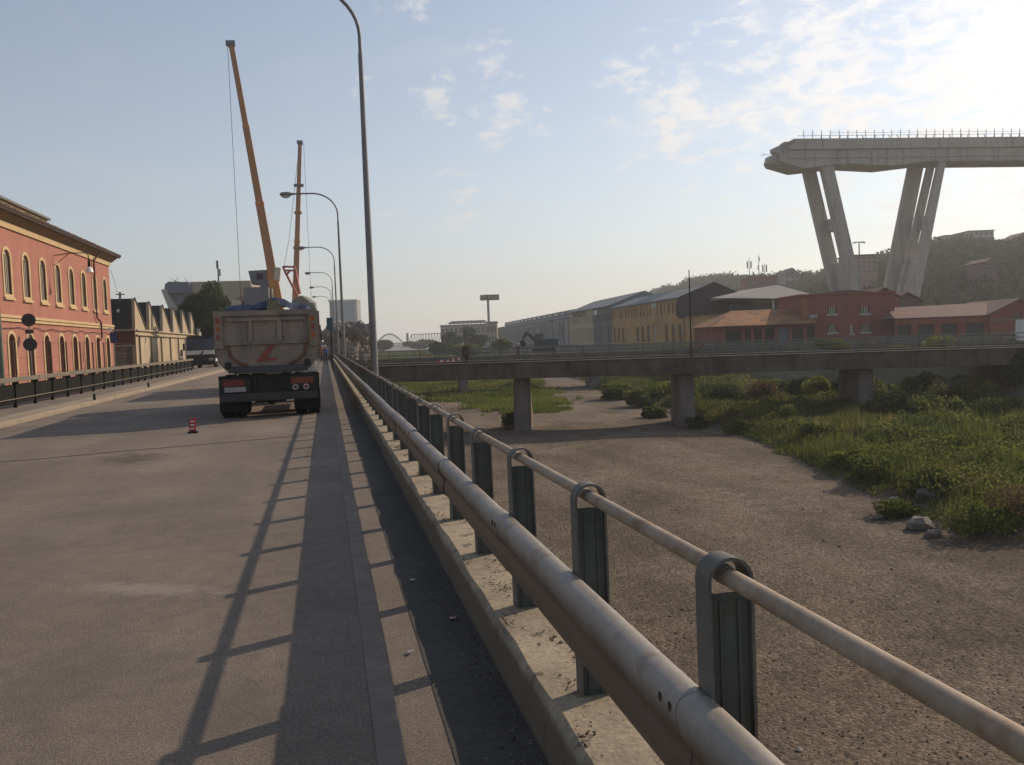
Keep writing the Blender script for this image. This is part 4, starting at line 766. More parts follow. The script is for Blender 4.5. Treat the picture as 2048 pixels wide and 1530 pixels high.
def hall(label, u0, u1, ez, rz_, depth, facades, roofm, ridge=.5):
    t = thing('factory_hall', label, 'building', ffr((u0+u1)/2, GZ, depth/2), 'factory halls along the far river bank')
    for (a, b_, m, ups, los, du, dl) in facades:
        holes = []; ws = []
        for lst, w in ((ups, du), (los, dl)):
            n_, za, zb, skip = lst
            for i in range(n_):
                if i in skip: continue
                c = a + (b_-a)*(i+.5)/n_; holes.append(rect(c-w/2, c+w/2, za, zb)); ws.append((c, w, za, zb))
        part('wall', wall(rect(a, b_, GZ-.1, ez), holes, ffr, .4, .25), m, t, smooth=0)
        for (c, w, za, zb) in ws:
            k = random.random(); w_ = part('window', sheet(rect(c-w/2, c+w/2, za, zb), ffr, .2), GLASS if k < .72 else (WHITE if k < .8 else SHUT), t, smooth=0)
            part('mullion', MB().prism([ffr(c-.05, za, .1), ffr(c+.05, za, .1), ffr(c+.05, zb, .1), ffr(c-.05, zb, .1)], (.05, 0, 0)), m, w_, smooth=0)
    a, b_ = u0, u1
    part('roof', MB().prism([ffr(a-.2, ez, -.5), ffr(a-.2, ez+.25, -.5), ffr(a-.2, rz_, depth*ridge), ffr(a-.2, ez+.25, depth+.5), ffr(a-.2, ez, depth+.5)], Vector(ffr(b_+.2, 0))-Vector(ffr(a-.2, 0))), roofm, t, smooth=0)
    part('end_wall', MB().prism([ffr(a+.1, GZ-.1, .42), ffr(a+.1, ez, .42), ffr(a+.1, ez, depth), ffr(a+.1, GZ-.1, depth)], Vector((DV.x, DV.y, 0))*.3), facades[0][2], t, smooth=0)
    part('rear_wall', MB().prism([ffr(a+.1, GZ-.1, depth), ffr(a+.1, ez, depth), ffr(b_, ez, depth), ffr(b_, GZ-.1, depth)], Vector((NV.x, NV.y, 0))*.3), facades[0][2], t, smooth=0)
    return t
uC0, zC = fun(1366, 596); uC1, _ = fun(1223, 617); _, wz1 = fun(1300, 612); _, wz0 = fun(1300, 632); _, lz1 = fun(1300, 652); _, lz0 = fun(1300, 684)
hC = hall('ochre two-storey factory hall with a blue grey roof on the far bank', uC0, uC1-.05, zC, zC+2.2, 10.5, [(uC0, uC1-.05, OCH, (22, wz0, wz1, ()), (13, lz0, lz1, (3, 8)), (uC1-uC0)/22*.52, (uC1-uC0)/13*.5)], SLATE)
part('roof_hatch', MB().prism([ffr(fun(1303, 600)[0], zC-.9, -.06), ffr(fun(1313, 600)[0], zC-.9, -.06), ffr(fun(1313, 600)[0], zC-.05, -.06), ffr(fun(1303, 600)[0], zC-.05, -.06)], (.03, 0, 0)), SHUT, hC, smooth=0)
# dark gable at its near end
m = MB(); gp = [(-.8, zC-3.4), (-1.3, zC-2.7), (-1.4, zC-1.0), (-.6, zC+.3), (5.2, zC+2.5), (7.5, zC+1.5), (11, zC-.2), (13, zC-2.6), (13.2, GZ), (7, GZ), (7, zC-3.3)]
part('gable_wall', MB().prism([ffr(uC0-.55, z, d) for d, z in gp], Vector((DV.x, DV.y, 0))*.4), DARKR, hC, smooth=0)
# low ochre annex in front of it
uA, zA = fun(1430, 632); an = thing('low_annex', 'low ochre annex below the dark gable of the factory hall', 'building', ffr(uA+3, GZ, 4))
part('wall', wall(rect(uA, uC0-.7, GZ-.1, zA+.2), [rect(uA+2.2, uA+5.5, .9, 2.3), rect(uA+7, uA+8.4, GZ, 2.0)], ffr, .3, .25), OCH, an, smooth=0)
part('front_wall', MB().prism([ffr(uA, GZ-.1, .02), ffr(uA, zA+.2, .02), ffr(uA, zA+.2, 12), ffr(uA, GZ-.1, 12)], Vector((DV.x, DV.y, 0))*.3), OCH, an, smooth=0)
part('roof', MB().prism([ffr(uA-.4, zA+.21, -.3), ffr(uA-.4, zA+.35, -.3), ffr(uA-.4, zA+.9, 12), ffr(uA-.4, zA+.21, 12)], Vector(ffr(uC0-.62, 0))-Vector(ffr(uA-.4, 0))), TILEB, an, smooth=0)
for u in (uA+2.2, uA+7): part('window', sheet(rect(u, u+(3.3 if u < uA+5 else 1.4), .9 if u < uA+5 else GZ, 2.3 if u < uA+5 else 2.0), ffr, .2), GLASS, an, smooth=0)
uB1, zB = fun(1137, 626); uBm, _ = fun(1186, 620); _, wz1 = fun(1160, 634); _, wz0 = fun(1160, 648); _, lz1 = fun(1160, 657); _, lz0 = fun(1160, 685); zB = fun(1186, 619)[1]
hB = hall('pale yellow and grey factory hall with dark wall lettering', uC1+.05, uB1-.05, zB, zB+3.2, 15, [(uC1+.05, uBm, GREY, (9, wz0, wz1, ()), (8, lz0, lz1, (2,)), (uBm-uC1)/9*.5, (uBm-uC1)/8*.5), (uBm, uB1-.05, PALE, (13, wz0, wz1, ()), (13, lz0, lz1, ()), (uB1-uBm)/13*.5, (uB1-uBm)/13*.45)], SLATE)
def text(name, s_, size, M4, m, parent, ext=.02, align='CENTER'):
    cu = bpy.data.curves.new('text', 'FONT'); cu.body = s_; cu.size = size; cu.extrude = ext; cu.align_x = align; cu.align_y = 'CENTER'; o = bpy.data.objects.new('text', cu); COL.objects.link(o)
    dg = bpy.context.evaluated_depsgraph_get(); me = bpy.data.meshes.new_from_object(o.evaluated_get(dg)); bpy.data.objects.remove(o); me.transform(M4); me.materials.clear(); me.materials.append(m); return part(name, me, None, parent)
ut, zt = fun(1158, 627); tx = Vector((-DV.x, -DV.y, 0)); M4 = Matrix(((tx.x, 0, -NV.x, ffr(ut, 0, -.04)[0]), (tx.y, 0, -NV.y, ffr(ut, 0, -.04)[1]), (0, 1, 0, zt), (0, 0, 0, 1)))
text('wall_lettering', 'Ansaldo', 3.0, M4 @ Matrix.Diagonal((1.75, 1, 1, 1)), STEELD, hB)
u_, z_ = fun(1191, 626); part('notice_board', MB().prism([ffr(u_-1.5, z_-.5, -.06), ffr(u_+1.5, z_-.5, -.06), ffr(u_+1.5, z_+.6, -.06), ffr(u_-1.5, z_+.6, -.06)], (.04, 0, 0)), WHITE, hB, smooth=0)
uA1, zAa = fun(986, 655); zAa = fun(1110, 640)[1]
hA = hall('long grey factory hall with pilasters and a raised clerestory roof', uB1+.05, uA1, zAa, zAa+2.2, 26, [(uB1+.05, uA1, GREYB, (1, 0, 0, (0,)), (30, .3, zAa-1.2, (0,)), 1, (uA1-uB1)/30*.34)], SLATE)
part('clerestory', MB().prism([ffr(uB1+6, zAa+.9, 5), ffr(uB1+6, zAa+2.9, 5), ffr(uB1+6, zAa+3.5, 13), ffr(uB1+6, zAa+2.9, 21), ffr(uB1+6, zAa+.9, 21)], Vector(ffr(uA1-8, 0))-Vector(ffr(uB1+6, 0))), SLATE, hA, smooth=0)
for i in range(31): u = uB1+.6+(uA1-uB1-1.2)*i/30; part('pilaster', MB().prism([ffr(u-.45, GZ, -.3), ffr(u+.45, GZ, -.3), ffr(u+.45, zAa-.1, -.3), ffr(u-.45, zAa-.1, -.3)], (.29, 0, 0)), GREYB, hA, smooth=0)
for i in range(16): u = uB1+10+(uA1-uB1-24)*i/15; part('clerestory_window', MB().prism([ffr(u, zAa+1.9, 4.93), ffr(u+5, zAa+1.9, 4.93), ffr(u+5, zAa+2.5, 4.93), ffr(u, zAa+2.5, 4.93)], (.04, 0, 0)), GLASS if i % 3 else WHITE, hA, smooth=0)
# ================================================================== RED BUILDINGS NEAR THE BRIDGE END (walls square to the view)
REDD = mat('faded_red_render', (.235,.075,.06), .18, .25, .95, .004, 12, streak=.9, streak_col=(.13,.05,.042), fine=.1)
AX = Vector((R_.x, R_.y)).normalized(); AN = Vector((-AX.y, AX.x))      # along the wall, into the wall
def mkfr(px, D):
    o_ = at(px, 680, D); o_ = Vector((o_.x, o_.y))
    def f_(u, z, d=0): q = o_ + AX*u + AN*d; return (q.x, q.y, z)
    def un(x, y):
        r = ray(x, y); den = r.x*AN.x + r.y*AN.y; tt = (o_.x*AN.x + o_.y*AN.y)/den; q = Vector((r.x*tt, r.y*tt)) - o_; return q.dot(AX), CZ + r.z*tt
    return f_, un
V3 = lambda v, k: Vector((v.x*k, v.y*k, 0))
# low red workshop with mossy orange roof
f1, n1 = mkfr(1433, 110); u1 = n1(1633, 680)[0]; ez = n1(1530, 650)[1]
ws = thing('low_red_workshop', 'low red workshop with mossy orange tiled roof behind the bridge', 'building', f1(u1/2, GZ, 4))
ops = [(1452,1484,0),(1490,1503,0),(1508,1524,0),(1530,1549,0),(1556,1579,1),(1585,1607,0),(1614,1630,0)]; hl = []
for a, b_, k in ops: hl.append((n1(a, 680)[0], n1(b_, 680)[0], k))
part('wall', wall(rect(0, u1, GZ-.1, ez), [rect(a, b_, GZ+.15, ez-.45) for a, b_, k in hl], f1, .3, .28), REDD, ws, smooth=0)
for a, b_, k in hl: part('door' if k else 'window', sheet(rect(a, b_, GZ+.15, ez-.45), f1, .24), mat('blue_grey_door', (.12,.13,.16), .1) if k else DARK, ws, smooth=0)
zr = n1(1620, 612)[1]
part('roof', MB().add([f1(-.6, ez+.02, -.5), f1(u1+.05, ez+.02, -.5), f1(u1+.05, zr, 7), f1(3.5, zr-.1, 7), f1(-.6, ez+.02, 14), f1(u1+.05, ez+.02, 14)], [(0,1,2,3),(3,2,5,4),(0,3,4),(1,5,2),(0,4,5,1)]), TILER, ws, smooth=0)
part('gutter', MB().tube([f1(-.6, ez-.05, -.55), f1(u1, ez-.05, -.55)], .09, 8), mat('brown_gutter', (.08,.06,.05)), ws)
part('side_wall', MB().prism([f1(.02, GZ, .31), f1(.02, ez, .31), f1(.02, ez, 13.5), f1(.02, GZ, 13.5)], V3(AX, .3)), REDD, ws, smooth=0)
# red two-storey house
f2, n2 = mkfr(1604, 112); u2 = n2(1790, 680)[0]; rz2 = n2(1700, 589)[1]
hs = thing('red_house', 'faded red two-storey house with barred white-silled windows across the river', 'building', f2(u2/2, GZ, 5))
wl_ = [(1655,1673,613,627),(1720,1739,612,626),(1655,1674,650,664),(1699,1708,650,666),(1721,1741,649,663)]; hl = []
for a, b_, c, d in wl_: hl.append((n2(a, c)[0], n2(b_, c)[0], n2((a+b_)/2, d)[1], n2((a+b_)/2, c)[1]))
part('wall', wall(rect(0, u2, GZ-.1, rz2), [rect(*h) for h in hl], f2, .3, .28), REDD, hs, smooth=0)
for (a, b_, z0, z1) in hl:
    w_ = part('window', sheet(rect(a, b_, z0, z1), f2, .22), GLASS, hs, smooth=0)
    for k in range(1, 4): c = a+(b_-a)*k/4; part('bar', MB().prism([f2(c-.05, z0, .06), f2(c+.05, z0, .06), f2(c+.05, z1, .06), f2(c-.05, z1, .06)], V3(AN, .06)), SHUT, w_, smooth=0)
    part('sill', MB().prism([f2(a-.12, z0-.28, -.1), f2(b_+.12, z0-.28, -.1), f2(b_+.12, z0-.02, -.1), f2(a-.12, z0-.02, -.1)], V3(AN, .2)), mat('pale_sill', (.36,.33,.31), .1), w_, smooth=0)
part('parapet', MB().prism([f2(-.15, rz2+.002, -.15), f2(u2+.15, rz2+.002, -.15), f2(u2+.15, rz2+.25, -.15), f2(-.15, rz2+.25, -.15)], V3(AN, 10)), REDD, hs, smooth=0)
part('string_course', MB().prism([f2(-.1, 2.45, -.08), f2(u2, 2.45, -.08), f2(u2, 2.68, -.08), f2(-.1, 2.68, -.08)], V3(AN, .078)), REDD, hs, smooth=0)
part('air_unit', MB().prism([f2(*n2(1617, 637), -.5), f2(*n2(1632, 636), -.5), f2(*n2(1632, 629), -.5), f2(*n2(1617, 630), -.5)], V3(AN, .45)), mat('pale_unit', (.30,.30,.32), .1), hs, smooth=0)
part('pilaster', MB().prism([f2(0, GZ, -.12), f2(.9, GZ, -.12), f2(.9, rz2-.3, -.12), f2(0, rz2-.3, -.12)], V3(AN, .118)), mat('orange_red_render', (.27,.095,.06), .15), hs, smooth=0)
part('side_wall', MB().prism([f2(.02, GZ, .31), f2(.02, rz2, .31), f2(.02, rz2, 9.8), f2(.02, GZ, 9.8)], V3(AX, .3)), REDD, hs, smooth=0); part('side_wall', MB().prism([f2(u2-.3, GZ, .31), f2(u2-.3, rz2, .31), f2(u2-.3, rz2, 9.8), f2(u2-.3, GZ, 9.8)], V3(AX, .3)), REDD, hs, smooth=0)
part('roof', MB().prism([f2(0, rz2+.01, .3), f2(u2*.5, rz2+.65, .3), f2(u2, rz2+.01, .3)], V3(AN, 9)), TILEB, hs, smooth=0)
# gabled red houses behind, right of it
for (pa, apx, pb, ya, ye, D, lb) in [(1738, 1768, 1800, 577, 596, 121, 'gabled red house end rising behind the red two-storey house'), (1786, 1812, 1843, 586, 602, 126, 'brown roofed gable right of the taller red gable')]:
    f3, n3 = mkfr(pa, D); uu = n3(pb, 650)[0]; z1 = n3(apx, ya)[1]; z0 = n3((pa+pb)/2, ye)[1]; t = thing('gabled_house', lb, 'building', f3(uu/2, GZ, 5)); m_ = REDD if D < 124 else mat('brown_render', (.14,.10,.085), .15, .3)
    part('wall', MB().prism([f3(0, GZ, 0), f3(0, z0, 0), f3(uu/2, z1-.2, 0), f3(uu, z0, 0), f3(uu, GZ, 0)], V3(AN, 9)), m_, t, smooth=0)
    part('roof', MB().prism([f3(-.4, z0-.2, -.4), f3(uu/2, z1, -.4), f3(uu+.4, z0-.2, -.4), f3(uu+.4, z0-.02, -.4), f3(uu/2, z1+.2, -.4), f3(-.4, z0-.02, -.4)], V3(AN, 10)), TILEB, t, smooth=0)
# red garages with brown roof and right-hand gable
f4, n4 = mkfr(1791, 108); u4 = n4(1976, 660)[0]; u5 = n4(2095, 660)[0]; ez = n4(1880, 634)[1]; rzz = n4(2035, 600)[1]
gg = thing('red_garages', 'row of dark garage doors in a low red building with brown tiled roof', 'building', f4(u4/2, GZ, 4))
ds_ = [(n4(a, 660)[0], n4(b_, 660)[0]) for a, b_ in ((1794,1823),(1836,1868),(1882,1915),(1932,1969))]
part('wall', wall(rect(0, u4, GZ-.1, ez), [rect(a, b_, GZ+.02, ez-.85) for a, b_ in ds_], f4, .3, .3), REDD, gg, smooth=0)
for a, b_ in ds_: part('garage_door', sheet(rect(a, b_, GZ+.02, ez-.85), f4, .26), mat('grey_garage_door', (.055,.055,.052), .15, 2, .7, wave=('Z', 2.2, .02)), gg, smooth=0)
part('orange_band', MB().prism([f4(0, ez-.62, -.05), f4(u4, ez-.62, -.05), f4(u4, ez-.2, -.05), f4(0, ez-.2, -.05)], V3(AN, .048)), mat('orange_red_render', (.27,.095,.06)), gg, smooth=0)
part('roof', MB().add([f4(-.3, ez+.02, -.6), f4(u4+.1, ez+.02, -.6), f4(u4+4.5, rzz, 6), f4(1.5, rzz-.25, 6), f4(-.3, ez+.02, 13), f4(u4+4.5, ez+.02, 13)], [(0,1,2,3),(3,2,5,4),(0,3,4),(1,5,2),(0,4,5,1)]), TILEB, gg, smooth=0)
gb = thing('red_gable_house', 'red gable end with small window at the right edge of the picture', 'building', f4((u4+u5)/2, GZ, 3)); um = n4(2035, 600)[0]
wa, wb = n4(2027, 624)[0], n4(2041, 624)[0]; zz0, zz1 = n4(2034, 637)[1], n4(2034, 625)[1]
part('wall', wall([(u4+.01, GZ-.1), (u5, GZ-.1), (u5, ez), (um, rzz-.1), (u4+.01, ez)], [rect(wa, wb, zz0, zz1)], lambda u, z, d=0: f4(u, z, d-.25), .3, .25), REDD, gb, smooth=0)
part('window', sheet(rect(wa, wb, zz0, zz1), f4, -.03), GLASS, gb, smooth=0); part('string_course', MB().prism([f4(u4, ez-.75, -.33), f4(u5, ez-.75, -.33), f4(u5, ez-.5, -.33), f4(u4, ez-.5, -.33)], V3(AN, .078)), mat('grey_course', (.17,.13,.12)), gb, smooth=0)
part('roof', MB().prism([f4(u4-.35, ez-.1, -.7), f4(um, rzz, -.7), f4(u5+.3, ez-.1, -.7), f4(u5+.3, ez+.1, -.7), f4(um, rzz+.22, -.7), f4(u4-.35, ez+.1, -.7)], V3(AN, 12)), TILEB, gb, smooth=0)
# pale corrugated canopy hall behind
f5, n5 = mkfr(1490, 140); t = thing('canopy_hall', 'pale corrugated hip-roofed canopy on white columns above the workshop', 'building', f5(6, GZ, 8))
PALEC = mat('pale_corrugated', (.30,.27,.24), .1, .2, .8, wave=('X', .8, .03)); uE = n5(1650, 600)[0]; zE = n5(1540, 601)[1]; uR = n5(1575, 566)[0]; zR = n5(1575, 566)[1]
part('roof', MB().add([f5(-3, zE+.6, -1), f5(uE, zE-.1, -1), f5(uR, zR, 5), f5(-3.5, zR-.9, 22), f5(uE+1, zE, 24), f5(-3.2, zE+.5, 24)], [(0,1,2),(0,2,3),(1,4,2),(2,4,3),(0,3,5),(3,4,5),(0,5,4,1)]), PALEC, t, smooth=0)
for px in (1547, 1577, 1583, 1622): u = n5(px, 610)[0]; part('column', MB().prism([f5(u-.12, GZ, 0), f5(u+.12, GZ, 0), f5(u+.12, zE+.1, 0), f5(u-.12, zE+.1, 0)], V3(AN, .3)), WHITE, t, smooth=0)
part('rear_wall', MB().prism([f5(0, GZ, 9), f5(uE-.5, GZ, 9), f5(uE-.5, zE, 9), f5(0, zE, 9)], V3(AN, .3)), mat('blue_green_sheet', (.10,.13,.135), .2, .3), t, smooth=0)

# ================================================================== BROKEN HIGH VIADUCT
VO = Vector((107.27, 190.64)); VU = Vector((.9968, -.08)); VV = Vector((.08, .9968))
def vf(u, z, v=0): q = VO + VU*u + VV*v; return Vector((q.x, q.y, z))
def vun(px, py, v):
    r = ray(px, py); o_ = VO + VV*v; tt = (o_.x*VV.x + o_.y*VV.y)/(r.x*VV.x + r.y*VV.y); q = Vector((r.x*tt, r.y*tt)) - o_; return q.dot(VU), CZ + r.z*tt
vd = thing('broken_viaduct', 'high concrete viaduct broken off in mid-air on a V-shaped pier', 'bridge', vf(17, 0, 6))
WD = 10.0; VX = Vector((VV.x, VV.y, 0))
for v0, dv, du in ((0, 3.0, 0), (3.004, 2.4, -.9), (5.408, 2.2, .6), (7.612, 2.388, -.5)):
    part('deck_slab', MB().prism([vf(du, 45, v0), vf(du-.3, 44.5, v0), vf(du+.25, 44.1, v0), vf(du-.7, 43.5, v0), vf(du-.5, 43.1, v0), vf(du-1.4, 42.6, v0), vf(120, 42.6, v0), vf(120, 44.8, v0)], VX*dv), VIAD, vd, smooth=0)
part('girder', MB().prism([vf(u, z, .7) for u, z in [(-1.6, 42.59), (-2.2, 41.6), (-3.4, 40.7), (-3.0, 40.0), (2.5, 38.4), (10, 39.1), (14, 39.3), (24, 38.7), (33, 39.6), (120, 39.2), (120, 42.59)]], VX*8.7), VIAD, vd, .05, smooth=0)
part('ledge', MB().prism([vf(-1.2, 40.7, .35), vf(120, 40.5, .35), vf(120, 40.8, .35), vf(-1.2, 41.0, .35)], VX*.345), VIAD, vd, smooth=0)
part('broken_slab', MB().prism([vf(-3.3, 43.7, 3.5), vf(-3.2, 42.8, 3.5), vf(-1, 42.3, 3.5), vf(2, 43.8, 3.5), vf(-1.2, 43.75, 3.5)], VX*2.5), VIAD, vd, smooth=0)
part('broken_slab', MB().prism([vf(-4.9, 41.6, 2), vf(-5.0, 40.9, 2), vf(-5.4, 40.0, 2), vf(-1, 39.2, 2), vf(-1, 41.0, 2), vf(-3.2, 41.8, 2)], VX*3), VIAD, vd, smooth=0)
part('broken_slab', MB().prism([vf(-2.6, 42.6, 1.2), vf(-3.6, 42.1, 1.2), vf(-3.2, 41.3, 1.2), vf(-1.2, 41.0, 1.2)], VX*3), VIAD, vd, smooth=0)
for i in range(7): a = vf(random.uniform(-4.5, -1), random.uniform(39.5, 43), random.uniform(1, 9)); part('reinforcing_bar', MB().tube([a, a-Vector((random.uniform(1, 2.2), 0, random.uniform(-.3, .5)))], .04, 4), STEELD, vd)
for i in range(14): u = 3+i*8; part('web_rib', MB().prism([vf(u, 39.8, .45), vf(u+.5, 39.8, .45), vf(u+.5, 42.5, .45), vf(u, 42.5, .45)], VX*.24), VIAD, vd, smooth=0)
pmesh = MB().box((0, 0, .95), (.10, .10, 1.9)).mesh('railing_post', STEELD); smesh = MB().box((0, 0, .5), (.12, .12, 1.0)).mesh('leaning_post', STEELD)
for i in range(52):
    o = part('railing_post', pmesh, None, vd); o.location = vf(2.5+i*2.15, 44.98, .3); o.matrix_parent_inverse = WORLD[vd.name]
    o = part('leaning_post', smesh, None, vd); o.location = vf(7.2+i*2.15+random.uniform(-.3, .3), 44.98, 1.2); o.rotation_euler = (0, random.choice([.18, .2, .25, -.6]), 0); o.matrix_parent_inverse = WORLD[vd.name]
part('railing_bar', MB().tube([vf(1, 45.7, .3), vf(120, 45.6, .3)], .05, 5), STEELD, vd); part('railing_bar', MB().tube([vf(9, 46.3, .3), vf(120, 46.2, .3)], .035, 5), STEELD, vd)
def col(v, t0, t1, b0, b1, d):
    c = []
    for xt, xb in ((t0, b0), (t1, b1)):
        (ut, zt), (ub, zb) = vun(xt, 342, v), vun(xb, 584, v); k = (ub-ut)/(zb-zt); c += [(ut+k*(41-zt), 41), (ut+k*(-.6-zt), -.6)]
    return part('pier_leg', MB().prism([vf(c[0][0], c[0][1], v), vf(c[2][0], c[2][1], v), vf(c[3][0], c[3][1], v), vf(c[1][0], c[1][1], v)], VX*d), VIAD, vd, .08, smooth=0)
for a in [(7.5, 1610, 1633, 1666, 1690, 1.9), (1.2, 1647, 1670, 1702, 1726, 1.9), (7.6, 1819, 1846, 1770, 1798, 1.6), (4.6, 1855, 1868, 1798, 1815, 1.2), (1.0, 1875, 1889, 1820, 1842, 1.3)]: col(*a)
for (x0, x1, y0, y1, v) in [(1672, 1691, 434, 459, 2.4), (1853, 1866, 430, 456, 2.2)]:
    (a, z1), (b_, z0) = vun(x0, y0, v), vun(x1, y1, v); part('cross_beam', MB().prism([vf(a, z0, v), vf(b_, z0, v), vf(b_, z1, v), vf(a, z1, v)], VX*5.6), VIAD, vd, .05, smooth=0)
def lowblock(xl, xr, xbl, xbr, v, d, ztop):
    c = []
    for xt, xb in ((xl, xbl), (xr, xbr)):
        (ut, zt), (ub, zb) = vun(xt, 342, v), vun(xb, 584, v); k = (ub-ut)/(zb-zt); c += [(ut+k*(ztop-zt), ztop), (ut+k*(-.6-zt), -.6)]
    part('pier_base', MB().prism([vf(c[0][0], c[0][1], v), vf(c[2][0], c[2][1], v), vf(c[3][0], c[3][1], v), vf(c[1][0], c[1][1], v)], VX*d), VIAD, vd, .08, smooth=0)
lowblock(1648, 1667, 1703, 1723, 1.4, 7.7, 16.5); lowblock(1875, 1886, 1821, 1839, 1.2, 7.8, 17.5)

# ================================================================== HILL WITH HOUSES AND WOOD
RP = [1180, 1348, 1390, 1430, 1500, 1560, 1600, 1640, 1700, 1760, 1850, 1890, 1940, 1990, 2005, 2030, 2060, 2200, 2600]
RY = [640, 580, 568, 563, 560, 560, 560, 562, 545, 530, 503, 496, 489, 493, 503, 497, 486, 470, 470]
Dr = lambda p: np.interp(p, [1180, 1400, 1600, 1800, 2048, 2600], [900, 740, 600, 470, 410, 400])
D0 = lambda p: np.interp(p, [1180, 1500, 1640, 2048, 2600], [500, 330, 245, 200, 190])
def hill(p, D):
    rzv = CZ + np.array([ray(float(a), float(b)).z for a, b in zip(p, np.interp(p, RP, RY))])*Dr(p)
    k = np.clip((D-D0(p))/(Dr(p)-D0(p)), 0, 1.6); s_ = np.where(k < 1, k*(1.55-.55*k), 1-.6*(k-1))
    return -.5 + (rzv+.5)*s_
pp = np.linspace(1180, 2600, 120); kk = np.linspace(0, 1.5, 26); V = []
for k in kk:
    D = D0(pp) + (Dr(pp)-D0(pp))*k; z = hill(pp, D)
    for a, d, zz_ in zip(pp, D, z): r = ray(float(a), 660.0); V.append((r.x*d, r.y*d, zz_ + (vnoise(r.x*d, r.y*d, 22, 5)-.5)*3*min(k*4, 1)))
ii = np.arange(len(kk)*len(pp)).reshape(len(kk), len(pp)); F = np.stack([ii[:-1, :-1], ii[:-1, 1:], ii[1:, 1:], ii[1:, :-1]], -1).reshape(-1, 4)
o = bpy.data.objects.new('hillside', npmesh('hillside', np.array(V), F, mat('hill_soil', (.022,.03,.012), .3, .05, .95))); COL.objects.link(o); tag(o, kind='structure')
def crowns(C, R, nleaf, leaf, squash=.8):       # many crowns in one mesh: leaf faces on lumpy shells
    n_ = len(C); ci = np.repeat(np.arange(n_), nleaf); d = rng.normal(size=(n_*nleaf, 3)); d /= np.linalg.norm(d, axis=1)[:, None]; d[:, 2] = np.where(d[:, 2] < -.35, -d[:, 2]*.4, d[:, 2])
    ph = rng.uniform(0, 6.28, (n_, 3)); lump = 1 + .22*np.sin(d[:, 0]*4+ph[ci, 0]) + .22*np.sin(d[:, 1]*4.5+ph[ci, 1]) + .15*np.sin(d[:, 2]*5+ph[ci, 2])
    rad = R[ci]*lump*rng.uniform(.55, 1.05, n_*nleaf)**.6; P = C[ci] + d*rad[:, None]*np.array([1, 1, squash]); V_, F_q = leaf_quads(P, leaf)
    tint = np.clip(rng.uniform(0, 1, n_)[ci]*.6 + rng.uniform(0, .45, n_*nleaf), 0, 1); return V_, F_q, tint
n_ = 3400; p = rng.uniform(1300, 2250, n_); k = rng.uniform(.02, 1.02, n_)**.75; D = D0(p) + (Dr(p)-D0(p))*k; z = hill(p, D); rr = [ray(float(a), 660.0) for a in p]
C = np.array([[r.x*d, r.y*d, zz_+1.6] for r, d, zz_ in zip(rr, D, z)]); R = rng.uniform(1.3, 4.6, n_)*np.interp(D, [200, 700], [.8, 1.3])
HILLF = foliage('hill_leaves', [(.008,.014,.006),(.020,.034,.012),(.036,.055,.018),(.06,.075,.026)], .35)
HR = [(1880, 2000), (2020, 2080), (1700, 1762), (1495, 1560), (1566, 1606), (1346, 1370), (1462, 1502), (1618, 1644)]; keep = np.ones(n_, bool)
for a_, b_ in HR: keep &= ~((p > a_) & (p < b_) & (k > .72))
keep |= k < .6; C, R = C[keep], R[keep]
V_, F_q, tint = crowns(C, R, 100, .85); o = bpy.data.objects.new('hillside_wood', npmesh('hillside_wood', V_, F_q, HILLF, tint)); COL.objects.link(o); tag(o, 'dense dark green wood covering the hillside on the right', 'wood', kind='stuff')
HW = [mat('house_grey', (.27,.245,.22), .1, .1), mat('house_rose', (.30,.19,.15), .1, .1), mat('house_cream', (.36,.30,.23), .1, .1), mat('house_brick', (.22,.11,.08), .15, .2)]
def house(label, x0, x1, y0, ybase, D, m, rows_, cols_, roofh=0.0, depth=10, rm_=TILEB):
    f_, un = mkfr(x0, D); w = un(x1, 660)[0]; z1 = un((x0+x1)/2, y0)[1]; z0 = un((x0+x1)/2, ybase)[1]; t = thing('house', label, 'house', f_(w/2, z0, depth/2), 'houses on the hill')
    zb = z0 - 6; part('wall', MB().prism([f_(0, zb, 0), f_(w, zb, 0), f_(w, z1, 0), f_(0, z1, 0)], V3(AN, depth)), m, t, smooth=0)
    for i in range(rows_):
        for j in range(cols_):
            u = w*(j+.5)/cols_; h = (z1-z0)/rows_; zc = z1 - h*(i+.55); part('window', MB().prism([f_(u-.5, zc-h*.22, -.05), f_(u+.5, zc-h*.22, -.05), f_(u+.5, zc+h*.22, -.05), f_(u-.5, zc+h*.22, -.05)], V3(AN, .04)), GLASS, t, smooth=0)
    if roofh: part('roof', MB().prism([f_(-.6, z1+.01, -.6), f_(w/2, z1+roofh, -.6), f_(w+.6, z1+.01, -.6)], V3(AN, depth+1.2)), rm_, t, smooth=0)
    else: part('roof', MB().prism([f_(-.4, z1+.01, -.4), f_(w+.4, z1+.01, -.4), f_(w+.4, z1+.4, -.4), f_(-.4, z1+.4, -.4)], V3(AN, depth+.8)), rm_, t, smooth=0)
    return t
house('grey flat-roofed apartment block on the ridge, lower of the two joined blocks', 1893, 1936, 471, 492, 405, HW[0], 2, 5)
house('taller grey apartment block on the ridge right of the viaduct pier', 1941, 1990, 462, 492, 400, HW[0], 3, 5, depth=14)
house('rose coloured house on the ridge at the right edge of the picture', 2026, 2075, 478, 500, 395, HW[1], 2, 3, 3.0)
house('brown apartment block seen between the legs of the viaduct pier', 1706, 1757, 511, 545, 300, HW[1], 4, 5, depth=12)
bk = house('long brick building carrying the antenna masts', 1500, 1556, 554, 575, 330, HW[3], 1, 6, depth=12)
house('grey house with red roof between the brick building and the pier', 1572, 1602, 549, 566, 420, HW[0], 2, 3, 3.2)
house('pale house on the left end of the ridge above the factory roofs', 1350, 1366, 572, 584, 640, HW[2], 2, 2)
